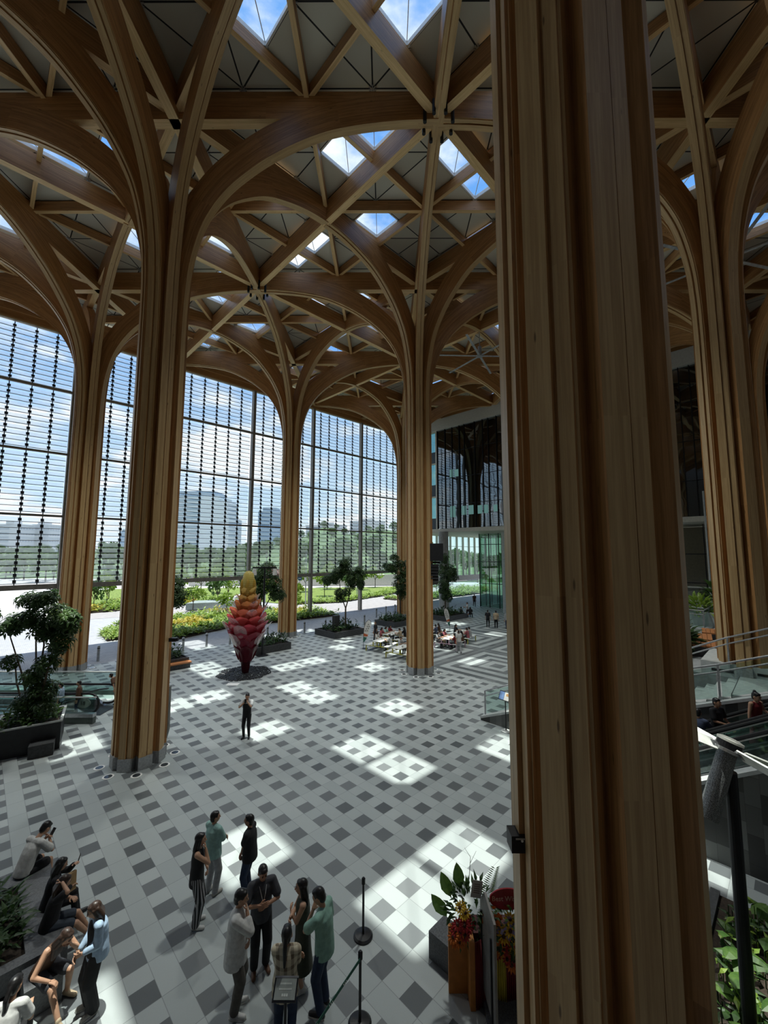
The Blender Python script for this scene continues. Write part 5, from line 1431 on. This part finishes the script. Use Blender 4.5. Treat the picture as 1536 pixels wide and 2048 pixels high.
def person(label, loc, face, P=None, O=None, h=1.7, vox=.0105, group=None):
    """P: pose (metres for a 1.7 m body, local +Y forward, +X the right hand); O: outfit"""
    P = P or {}; O = O or {}; s = h / 1.7
    t = thing('person', label, 'person', loc, face - pi / 2, group); t.scale = (s, s, s)
    skin = O.get('skin', SKIN); fem = O.get('fem', False)
    pz = P.get('pelvis', (0, 0, .93)); pel = Vector(pz); lean = Vector((*P.get('lean', (0, .03)), 0)); bend = P.get('bend', 0)
    def up(z):            # point on the spine z metres above the pelvis
        y = z; k = z * z * bend
        return pel + Vector((lean.x * z, lean.y * z + k, z * (1 - .35 * (lean.length + abs(bend) * z) ** 2)))
    tw = P.get('twist', 0); rt = Vector((cos(tw), sin(tw), 0)); fw = Vector((-sin(tw), cos(tw), 0))
    neck = up(.50); sh = [up(.455) - rt * (.165 if fem else .185), up(.455) + rt * (.165 if fem else .185)]
    hip = [pel + Vector((-.088, 0, -.03)), pel + Vector((.088, 0, -.03))]
    yaw, pit = P.get('head', (0, 0)); hc = up(.645) + fw * (.02 + .05 * sin(pit)) - Vector((0, 0, .02 * sin(pit)))
    HM = Matrix.Translation(hc) @ Matrix.Rotation(tw + yaw, 4, 'Z') @ Matrix.Rotation(-pit, 4, 'X')
    hands = [Vector(q) for q in P.get('hands', ((-.26, .05, .80), (.26, .05, .80)))]
    elb = P.get('elbow', ((-.5, -.6, -.6), (.5, -.6, -.6)))
    el, wr = [], []
    for i in (0, 1):
        e, w = ik(sh[i], hands[i], .275, .245, elb[i]); el.append(e); wr.append(w)
    feet = [Vector(q) for q in P.get('feet', ((-.10, .0, .075), (.10, .02, .075)))]
    kn, an = [], []
    kp = P.get('knee', ((-.1, 1, .1), (.1, 1, .1)))
    for i in (0, 1):
        k, a = ik(hip[i], feet[i], .425, .42, kp[i]); kn.append(k); an.append(a)
    fd = [Vector((*q, 0)).normalized() for q in P.get('toes', ((-.18, 1), (.18, 1)))]
    # body, one skin
    mb = MB(); wd = O.get('width', 1.); rx = (.125 if fem else .145) * wd; ry = .095 * wd
    loft(mb, [(up(-.10), .09, .07), (up(-.05), .15 * wd, .10 * wd), (up(.04), .155 * wd, .105 * wd), (up(.17), rx, ry), (up(.30), rx * 1.1, ry * 1.1), (up(.40), rx * 1.12, ry * 1.02), (up(.455), rx * .85, .07), (up(.50), .055, .05)])
    cap(mb, sh[0] + rt * .01, sh[1] - rt * .01, .056, .056)
    cap(mb, neck, hc - HM.to_3x3() @ Vector((0, .012, .06)), .051, .047)
    def head(mb2, c, r): mb2.ball(HM @ Vector(c), r, HM)
    head(mb, (0, 0, .01), (.076, .095, .108)); head(mb, (0, .025, -.055), (.056, .062, .058)); head(mb, (0, .055, -.005), (.06, .045, .085))
    cap(mb, HM @ Vector((0, .092, .015)), HM @ Vector((0, .108, -.022)), .010, .0155, 8)
    for sx in (-1, 1): head(mb, (sx * .078, -.008, -.005), (.012, .022, .034))
    big = vox < .015
    for i in (0, 1):
        cap(mb, sh[i], el[i], .048, .039); cap(mb, el[i], wr[i], .039, .027)
        cap(mb, hip[i], kn[i], .083, .055); cap(mb, kn[i], an[i], .055, .037); cap(mb, kn[i].lerp(an[i], .25) - fd[i] * .012, kn[i].lerp(an[i], .45), .052, .045)
        cap(mb, an[i] - Vector((0, 0, .03)), an[i] + fd[i] * .13 - Vector((0, 0, .045)), .034, .027)
    hb = MB()
    pl = P.get('palms', ((.6, .3, 0), (-.6, .3, 0)))
    for i in (0, 1):
        d = (wr[i] - el[i]).normalized()
        if P.get('hand_dir'): d = (d + Vector(P['hand_dir'][i])).normalized()
        hand(hb if big else mb, wr[i], d, pl[i], -1 if i == 0 else 1, P.get('curl', .5), 1.05 if big else 1.5)
    body = fuse(mb, vox, skin, 'body', 2)
    if big:
        hm = fuse(hb, .0048, skin, 'h', 1)
        bm = bmesh.new(); bm.from_mesh(body); bm.from_mesh(hm); bm.to_mesh(body); bm.free(); bpy.data.meshes.remove(hm)
        body.polygons.foreach_set('use_smooth', [True] * len(body.polygons))
    def add(nm, me):
        o = bpy.data.objects.new(nm, me); COL.objects.link(o); o.parent = t; return o
    add('body', body)
    if big:
        for sx in (-1, 1):
            e = MB(); e.ball(HM @ Vector((sx * .030, .087, .016)), (.013, .009, .0085), HM, 8, 6); e.build('eye', EYE, t, True)
            e = MB(); cap(e, HM @ Vector((sx * .016, .096, .036)), HM @ Vector((sx * .046, .084, .037)), .0045, .0035, 6); e.build('eyebrow', HAIR, t, True)
        e = MB(); e.ball(HM @ Vector((0, .088, -.055)), (.022, .010, .007), HM, 8, 6); e.build('mouth', LIP, t, True)
    cv = max(vox * 1.15, .011)
    # top
    tm = O.get('top'); hem = O.get('hem', -.10); ease = O.get('ease', .018); sl = O.get('sleeve', 'short')
    def top_rings(e, hz, flare):
        k = fem
        R = [(up(hz), .155 * wd + e + flare, .115 * wd + e + flare), (up(hz + .02), .158 * wd + e + flare, .118 * wd + e + flare)]
        if hz < .02: R.append((up(.05), .158 * wd + e + flare * .6, .112 * wd + e + flare * .6))
        R += [(up(.17), rx + e * 1.3 + flare * .3, ry + e * 1.3 + flare * .3), (up(.30), rx * 1.1 + e, ry * 1.12 + e), (up(.40), rx * 1.12 + e * .9, ry * 1.04 + e * .8), (up(.462), rx * .88 + e * .6, .072 + e * .5), (up(.487), .065, .06)]
        return R
    if tm:
        mb = MB(); loft(mb, top_rings(ease, hem, O.get('flare', .0)))
        if sl != 'none':
            cap(mb, sh[0] + rt * .02, sh[1] - rt * .02, .062 + ease * .4, .062 + ease * .4)
            for i in (0, 1):
                if sl == 'short':
                    cap(mb, sh[i], sh[i].lerp(el[i], .72), .054 + ease * .5, .056 + ease)
                else:
                    cap(mb, sh[i], el[i], .053 + ease * .5, .050 + ease * .7); cap(mb, el[i], el[i].lerp(wr[i], .55 if sl == 'rolled' else .93), .050 + ease * .7, .040 + ease * .5)
        else:
            cap(mb, sh[0] + rt * .045, sh[1] - rt * .045, .058, .058)
        add('top', fuse(mb, cv, tm, 'top'))
    if O.get('vest'):    # front panel over the top
        mb = MB(); loft(mb, [(c + fw * .012, a * .93, b * 1.02) for c, a, b in top_rings(ease + .008, hem - .03, 0)][:-2]); add('vest', fuse(mb, cv, O['vest'], 'vest'))
    if O.get('jacket'):
        mb = MB(); R = top_rings(ease + .02, hem - .06, .01)
        loft(mb, [(c - fw * .035, a * 1.03, b) for c, a, b in R])
        cap(mb, sh[0], sh[1], .07, .07)
        for i in (0, 1): cap(mb, sh[i], el[i], .064, .06); cap(mb, el[i], el[i].lerp(wr[i], .8), .06, .05)
        add('jacket', fuse(mb, cv, O['jacket'], 'jacket'))
    # bottoms
    bt = O.get('bottom'); kind = O.get('bkind', 'trousers')
    if bt:
        mb = MB(); w = O.get('leg', .0)
        if kind in ('trousers', 'shorts'):
            loft(mb, [(up(-.12), .10, .09), (up(-.06), .160 * wd, .115 * wd), (up(.0), .163 * wd, .116 * wd), (up(.09), .148 * wd, .104 * wd)])
            for i in (0, 1):
                k1 = .78 if kind == 'shorts' else 1
                cap(mb, hip[i], hip[i].lerp(kn[i], k1), .092 + w * .5, .070 + w + (.02 if kind == 'shorts' else 0))
                if kind == 'trousers': cap(mb, kn[i], kn[i].lerp(an[i], .95), .067 + w, .052 + w * 1.2)
            add('trousers' if kind == 'trousers' else 'shorts', fuse(mb, cv, bt, 'trousers'))
        else:
            z1 = P.get('skirt', -.62); c1 = up(0) * 1.0; c1.z = pel.z + z1; mid = (feet[0] + feet[1]) / 2; c1.x, c1.y = mid.x * .8, mid.y * .8
            loft(mb, [(c1, .22, .19), (c1 + Vector((0, 0, .05)), .215, .185), (up(-.05) * .5 + c1 * .5, .19, .15), (up(-.03), .172, .125), (up(.1), .14, .105)])
            add('skirt', fuse(mb, cv, bt, 'skirt'))
    # shoes
    sm = O.get('shoe')
    if sm:
        for i in (0, 1):
            mb = MB(); b = an[i] - Vector((0, 0, .034)); cap(mb, b - fd[i] * .035, b + fd[i] * .06, .040, .040); cap(mb, b + fd[i] * .05 - Vector((0, 0, .003)), b + fd[i] * .155 - Vector((0, 0, .008)), .043, .036)
            cap(mb, an[i], an[i] + Vector((0, 0, .02)), .044, .042)
            z0 = b.z - .041
            me = fuse(mb, max(.010, vox), sm, 'shoe')
            for v in me.vertices: v.co.z = max(v.co.z, z0 + .004)
            so = add('shoe', me)
            if big and O.get('sole'):
                x = Vector((-fd[i].y, fd[i].x, 0)); q = [b + fd[i] * a + x * c for a, c in ((-.07, -.03), (-.05, -.04), (.1, -.047), (.17, -.035), (.195, 0), (.17, .035), (.1, .047), (-.05, .04), (-.07, .03))]
                MB().prism([(p.x, p.y) for p in q], z0 - .002, z0 + .02).build('sole', O['sole'], so)
    # hair
    hk = O.get('hair', 'short'); hm_ = O.get('hair_mat', HAIR); mb = MB()
    head(mb, (0, -.018, .034), (.085, .100, .098)); head(mb, (0, -.05, -.015), (.074, .062, .085)); head(mb, (0, .035, .085), (.066, .05, .032))
    if hk in ('long', 'bob'):
        L = .36 if hk == 'long' else .17
        for sx in (-.062, -.03, 0, .03, .062):
            a = HM @ Vector((sx, -.05, .02)); c = HM @ Vector((sx * 1.15, -.085, -.12)); e = c + Vector((0, 0, -(L - .14))) - fw * .015
            cap(mb, a, c, .045, .042); cap(mb, c, e, .042, .030)
        for sx in (-.078, .078): cap(mb, HM @ Vector((sx, .01, .03)), HM @ Vector((sx * 1.05, -.02, -.13)), .024, .028)
    elif hk == 'pony':
        a = HM @ Vector((0, -.10, .03)); c = HM @ Vector((0, -.15, -.08)); cap(mb, a, c, .032, .036); cap(mb, c, c + Vector((0, -.01, -.24)), .036, .02)
    elif hk == 'bun': head(mb, (0, -.06, .125), (.042, .042, .042))
    add('hair', fuse(mb, max(vox, .0095), hm_, 'hair', 2))
    if O.get('glasses'):
        g = MB()
        for sx in (-.031, .031): g.tube([HM @ Vector((sx + .021 * cos(a), .102, .012 + .017 * sin(a))) for a in [k * pi / 6 for k in range(13)]], .0022, 5, False)
        for sx in (-.052, .052): g.tube([HM @ Vector((sx, .102, .014)), HM @ Vector((sx * 1.5, -.01, .012))], .0018, 5)
        g.build('glasses', BLACK, t)
    if O.get('lanyard'):
        g = MB(); c0 = up(.46)
        for sx in (-1, 1): g.tube([c0 + rt * sx * .06 + fw * .085, up(.36) + fw * .14 + rt * sx * .035, up(.22) + fw * .15], .004, 5)
        g.cbox(up(.17) + fw * .155, (.06, .006, .085)); g.build('lanyard', WHITE, t)
    t['_s'] = s
    W_ = Matrix.Translation(Vector(loc)) @ Matrix.Rotation(face - pi / 2, 4, 'Z') @ Matrix.Scale(s, 4)
    del t['_s']
    return W_, wr, el, up
R_, A_, L_, C_ = YAW - pi / 2, YAW, YAW + pi / 2, YAW + pi
CB = cloth('black', (.012, .012, .014)); CD = cloth('dark_grey', (.045, .047, .055)); CW = cloth('white', (.55, .55, .53)); CG = cloth('light_grey', (.36, .37, .38)); CJ = cloth('jeans', (.02, .035, .075)); CJL = cloth('pale_denim', (.34, .46, .60)); CM = cloth('mint', (.30, .50, .46)); CGR = cloth('green_tee', (.23, .40, .33)); CO = cloth('olive', (.055, .06, .04)); CT = cloth('taupe', (.10, .09, .078)); CBR = cloth('brown', (.09, .045, .025)); CR = cloth('red', (.16, .012, .015)); CBL = cloth('blue_grey', (.07, .09, .15)); CBEI = cloth('beige', (.42, .33, .22)); CPK = cloth('rose', (.35, .10, .12))
SW = mat('shoe_white', (.55, .55, .53), .5); SB = mat('shoe_black', (.02, .02, .021), .5); SBR = mat('shoe_brown', (.10, .045, .022), .5); SG = mat('shoe_grey', (.35, .34, .31), .6)
STR = stripe_cloth('cloth_stripes', (.012, .012, .013), (.33, .33, .34), 16); PLD = stripe_cloth('cloth_plaid', (.60, .54, .40), (.16, .12, .08), 9, 8)
cross = dict(hands=((.10, .20, 1.12), (-.08, .22, 1.17)), elbow=((-1, -.2, -.5), (1, -.2, -.5)), palms=((0, -1, 0), (0, -1, 0)), hand_dir=((.5, 0, .1), (-.5, 0, .1)))
chin = dict(hands=((.08, .20, 1.08), (.05, .15, 1.42)), elbow=((-1, -.2, -.5), (.6, .2, -1)), palms=((0, -1, 0), (0, -1, 0)), hand_dir=((.6, 0, 0), (0, 0, .3)))
front = dict(hands=((-.02, .20, .84), (.03, .21, .86)), palms=((.3, -1, 0), (-.3, -1, 0)))
def pose(b, **k): d = dict(b); d.update(k); return d
w1 = person('man in black vest standing in mid hall, filming with a phone at his face', (3.44, 14.0, 0), C_, dict(hands=((-.05, .20, 1.43), (.06, .19, 1.40)), elbow=((-1, 0, -.8), (1, 0, -.8)), palms=((1, 0, 0), (-1, 0, 0)), head=(0, .1)), dict(top=CG, vest=CB, bottom=CB, shoe=SB, sleeve='short'), 1.68, .0125)
person('woman in black sleeveless top and striped trousers, hand at her chin', (-.97, 7.15, 0), R_ + .25, pose(chin), dict(fem=1, top=CB, sleeve='none', bottom=STR, leg=.022, shoe=SW, hair='long', hem=-.16, ease=.02), 1.66)
person('person in mint shawl top and pale grey jeans seen from behind', (-.46, 7.66, 0), A_ - .5, pose(cross, head=(-.5, 0)), dict(fem=1, top=CM, sleeve='long', ease=.045, flare=.02, hem=-.12, bottom=CG, leg=.014, shoe=SG, hair='short'), 1.62)
person('man in black polo shirt and jeans with hands clasped in front', (.05, 7.0, 0), L_ - .1, front, dict(top=CB, width=1.12, bottom=CJ, leg=.008, shoe=SB, skin=SKIN2, hem=-.12, ease=.024), 1.64)
w5 = person('man in dark grey T-shirt with white lanyard, hands at his chest', (-.48, 5.52, 0), C_ + .45, dict(hands=((-.05, .24, 1.17), (.08, .25, 1.20)), elbow=((-1, -.2, -.7), (1, -.2, -.7)), palms=((1, 0, 0), (-1, 0, 0)), head=(.1, .35)), dict(top=CD, bottom=CB, leg=.014, shoe=SBR, skin=SKIN2, lanyard=1, hem=-.13, ease=.024), 1.70)
person('man in loose white shirt and taupe trousers, hand on his chin', (-1.08, 5.2, 0), R_ + .1, pose(chin, head=(.1, .2)), dict(top=CW, sleeve='rolled', ease=.036, flare=.02, hem=-.24, bottom=CT, leg=.016, shoe=SW, sole=SW), 1.76)
person('person in plaid shirt seen from behind, at bottom centre', (-.80, 4.20, 0), A_ + .05, pose(cross), dict(top=PLD, sleeve='long', ease=.034, flare=.012, hem=-.15, bottom=CJ, leg=.008, shoe=SB, hair='pony', fem=1), 1.62)
person('woman with long dark hair in olive sleeveless dress, arms crossed', (-.13, 4.75, 0), L_ + .2, pose(cross, skirt=-.60), dict(fem=1, top=CO, sleeve='none', bottom=CO, bkind='skirt', shoe=SW, hair='long'), 1.66)
w9 = person('man in green T-shirt and jeans looking down, arm hanging', (-.08, 4.22, 0), L_ - .35, dict(hands=((-.02, .20, 1.36), (.25, .06, .80)), elbow=((-1, 0, -.8), (.4, -.6, -.4)), head=(.1, .45), bend=.12), dict(top=CGR, bottom=CJ, leg=.010, shoe=SB, sole=SW, hem=-.13, ease=.026), 1.76)
person('woman in pale denim shirt over black top and wide black trousers, with glasses', (-2.66, 6.80, 0), C_ - .75, dict(hands=((-.06, .20, 1.02), (.08, .22, .98)), palms=((1, -.4, 0), (-1, -.4, 0)), head=(-.2, .3)), dict(fem=1, top=CB, sleeve='none', hem=-.05, jacket=CJL, bottom=CB, leg=.034, shoe=SG, sole=SW, hair='long', hair_mat=HAIRB, glasses=1), 1.58)
SEAT = .54
sit = dict(pelvis=(0, 0, SEAT), feet=((-.12, .50, .075), (.12, .46, .075)), hands=((-.10, .34, .70), (.12, .34, .70)), lean=(0, .15), palms=((0, 0, -1), (0, 0, -1)))
person('woman in brown tank top sitting on a stone cube, leaning forward in the sun', (-3.22, 7.50, 0), radians(-62), pose(sit, lean=(0, .50), bend=.22, feet=((-.2, .30, .075), (.18, .66, .075)), hands=((-.08, .48, .92), (.22, .46, .62)), elbow=((-.6, .2, -1), (.6, -.2, -.4)), head=(.2, .55)), dict(fem=1, top=CBR, sleeve='none', bottom=CD, bkind='shorts', shoe=CBEI, hair='long', hair_mat=HAIRB), 1.66)
person('woman with ponytail and white top at the bottom left corner, seen from behind', (-3.75, 6.42, 0), radians(62), pose(sit, lean=(0, .35), head=(-.2, .2), hands=((-.1, .42, .72), (.14, .44, .70))), dict(fem=1, top=CW, bottom=CB, shoe=SW, hair='pony'), 1.62)
w13 = person('man in white T-shirt and black shorts bent over a phone on the planter bench', (-3.30, 10.30, 0), radians(28), pose(sit, lean=(0, .30), bend=.30, hands=((-.04, .42, .88), (.06, .43, .88)), elbow=((-.8, 0, -.8), (.8, 0, -.8)), palms=((1, 0, .3), (-1, 0, .3)), head=(0, .75)), dict(top=CW, ease=.026, hem=-.06, bottom=CB, bkind='shorts', leg=.01, shoe=SB, sole=SW), 1.74)
w14 = person('woman with long brown hair, black top and denim shorts sitting on the planter bench', (-3.06, 8.42, 0), radians(-12), pose(sit, lean=(.05, .22), hands=((-.05, .30, .80), (.12, .16, 1.22)), elbow=((-.8, -.2, -.8), (.9, .2, -.8)), feet=((-.1, .62, .075), (.08, .66, .075)), head=(.15, .4)), dict(fem=1, top=CB, ease=.024, bottom=cloth('dark_denim', (.03, .04, .055)), bkind='shorts', shoe=CBEI, hair='long', hair_mat=HAIRB), 1.66)
w15 = person('woman in black sitting beside her friend on the planter bench, holding up a phone', (-3.02, 8.98, 0), radians(-8), pose(sit, lean=(-.02, .2), hands=((-.12, .38, 1.02), (.10, .34, .74)), elbow=((-.8, -.2, -.8), (.8, -.2, -.8)), head=(.1, .3)), dict(fem=1, top=CB, sleeve='long', bottom=CB, shoe=SB, hair='long'), 1.62)
def held(name, label, cat, W_, p, size, m, rot=(0, 0, 0)):
    o = MB().cbox((0, 0, 0), size).build(name, m); o.matrix_world = Matrix.Translation(W_ @ Vector(p)) @ Matrix.Rotation(rot[2], 4, 'Z') @ Matrix.Rotation(rot[0], 4, 'X') @ Matrix.Rotation(rot[1], 4, 'Y'); return tag(o, label, cat)
PH = mat('phone_black', (.02, .022, .025), .2)
held('phone', 'phone held to the face of the man in the black vest', 'phone', w1[0], (0.0, .255, 1.47), (.075, .009, .15), PH, (radians(8), 0, C_ - pi / 2))
held('phone', 'phone held by the man in the white T-shirt on the bench', 'phone', w13[0], (.01, .52, .95), (.078, .010, .155), PH, (radians(-35), 0, radians(28) - pi / 2))
held('phone', 'phone held up by the seated woman in black', 'phone', w15[0], (-.12, .46, 1.10), (.075, .009, .15), PH, (radians(-15), 0, radians(-98)))
bag = MB().hexa([(-.11, -.07, 0), (.11, -.07, 0), (.11, .07, 0), (-.11, .07, 0), (-.13, -.03, .30), (.13, -.03, .31), (.13, .03, .30), (-.13, .03, .32)]).build('paper_bag', mat('kraft_paper', (.36, .24, .12), .85, bump=.01))
bag.matrix_world = Matrix.Translation(w15[0] @ Vector((.05, .30, .64))) @ Matrix.Rotation(.4, 4, 'Z'); tag(bag, 'crumpled brown paper bag on the lap of the seated woman in black', 'bag')
# walkers farther off
FV = .021
walk = dict(feet=((-.09, .16, .075), (.10, -.14, .10)), hands=((-.25, -.08, .84), (.25, .16, .84)))
person('person in pale shirt and grey trousers walking on the striped floor', (20.5, 16.0, 0), A_ + .2, walk, dict(top=CW, sleeve='short', bottom=CG, leg=.02, shoe=SB), 1.62, FV)
person('man all in black, leftmost of three standing by the white column', (30.98, 19.95, 0), A_ - .4, dict(), dict(top=CB, bottom=CB, shoe=SB), 1.66, FV)
person('person in cream top and black trousers, middle of three standing by the white column', (31.2, 19.2, 0), A_ - .4, dict(), dict(top=CBEI, bottom=CB, shoe=SB, leg=.01), 1.66, FV)
person('person in pale shirt and jeans, rightmost of three standing by the white column', (31.54, 18.2, 0), A_, dict(), dict(top=CG, sleeve='long', bottom=CJ, shoe=SB), 1.7, FV)
person('person in white shirt pointing, beside the entrance planter', (35.1, 25.0, 0), L_, dict(hands=((-.2, .35, 1.15), (.25, .05, .82))), dict(top=CW, bottom=CB, shoe=SB), 1.62, FV)
person('person in dark clothes far off by the green glass lobby', (43.3, 29.4, 0), C_, walk, dict(top=CBR, bottom=CB, shoe=SB, skin=SKIN2), 1.66, FV)
person('woman in long black dress standing behind the left picnic table', (18.55, 22.6, 0), L_ + .5, dict(skirt=-.7), dict(fem=1, top=CB, bottom=CB, bkind='skirt', shoe=SB), 1.7, FV)
person('person in pale blue shirt riding the basement escalator, nearer the planter tree', (-1.45, 21.35, 0), L_ + .3, dict(), dict(top=CJL, bottom=CD, shoe=SB), 1.5, FV)
person('person in brown jacket and jeans riding the basement escalator', (-.85, 21.15, 0), L_ + .5, dict(), dict(top=CBR, sleeve='long', bottom=CJ, shoe=SB, ease=.03), 1.5, FV)
person('person stooping behind the near left column beside the basement escalator', (.75, 21.6, 0), L_, dict(lean=(0, .5), bend=.3), dict(top=CBR, bottom=CB, shoe=SB), 1.5, FV)
def zesc(y): return .6 * (2.8 - y) - .08
person('boy in blue-grey T-shirt on the escalator, hand on the rail', (10.45, .80, zesc(.8)), R_ + .6, dict(hands=((-.26, .05, .84), (.25, .38, 1.02))), dict(top=CBL, bottom=CB, shoe=SB), 1.62, .014)
person('man in black polo shirt on the escalator beside the boy', (10.75, .42, zesc(.42)), C_ + .3, dict(hands=((-.25, .2, .95), (.1, .3, 1.1))), dict(top=CB, bottom=CB, shoe=SB, skin=SKIN2), 1.72, .014)
person('woman in dark red sleeveless top on the escalator with hair in a bun', (10.45, -.45, zesc(-.45)), C_ + .15, dict(hands=((-.34, .18, 1.08), (.26, .02, .84)), head=(.2, .2)), dict(fem=1, top=CR, sleeve='none', bottom=CPK, bkind='skirt', shoe=SB, hair='bun'), 1.64, .014)
person('dark haired person sitting on the terrace in front of the timber column', (17.0, .55, 2.9 - .02), A_ + .9, pose(sit), dict(top=CBR, bottom=CB, shoe=SB, hair='long', fem=1), 1.6, FV)
for i, (x, y, f, tp, lb) in enumerate(((34.2, 25.3, R_, CD, 'person in grey sitting on the bench of the entrance planter, left of the pair'), (34.9, 24.5, L_, CB, 'person in black sitting on the bench of the entrance planter, right of the pair'))):
    person(lb, (x - .05, y, -.06), radians(-10) + .5 * i, pose(sit), dict(top=tp, bottom=CB, shoe=SB, hair='long' if i else 'short'), 1.6, FV)
# seated at the tables: (table, seat along bench, side) with clothing
tops = dict(black=CB, white=CW, red=CR, grey=CG, mint=CM, beige=CBEI, rose=CPK, brown=CBR, blue=CBL)
names = ['the table by the left flag', 'the yellow table left of the loudspeaker column', 'the back table by the third planter', 'the pink table', 'the yellow table at the right end', 'the table by the right flag']
seats = [(0, .5, 1, 'white', 'long'), (0, -.1, -1, 'grey', 'long'), (1, .5, -1, 'black', 'long'), (1, .6, 1, 'grey', 'short'), (2, -.6, 1, 'rose', 'long'), (2, 0, 1, 'mint', 'long'), (2, .6, -1, 'black', 'long'), (2, -.1, -1, 'beige', 'short'), (2, .6, 1, 'red', 'long'),
         (3, -.6, -1, 'red', 'long'), (3, -.1, 1, 'black', 'short'), (3, .1, -1, 'white', 'long'), (3, .6, -1, 'brown', 'long'), (3, -.65, 1, 'grey', 'long'), (3, .5, 1, 'rose', 'long'), (4, -.5, -1, 'rose', 'short'), (4, .45, 1, 'black', 'long'), (4, .0, -1, 'grey', 'short'),
         (5, -.5, -1, 'blue', 'short'), (5, .1, -1, 'brown', 'long'), (5, .5, 1, 'white', 'short')]
for ti, u, sd, col, hk in seats:
    tx, ty, rz = TABLES[ti][:3]; y_ = sd * .78
    p = (tx + u * cos(rz) - y_ * sin(rz), ty + u * sin(rz) + y_ * cos(rz), -.0)
    person('%s haired person in %s top seated at %s' % (hk, col, names[ti]), p, rz + (-pi / 2 if sd > 0 else pi / 2), pose(sit, feet=((-.1, .40, .075), (.1, .38, .075)), hands=((-.14, .40, .84), (.14, .42, .84)), head=(random.uniform(-.6, .6), .2)), dict(top=tops[col], bottom=CB if col != 'black' else CBEI, shoe=SB, hair=hk, fem=hk == 'long'), 1.6, .024)
bpy.data.scenes.remove(TMP)
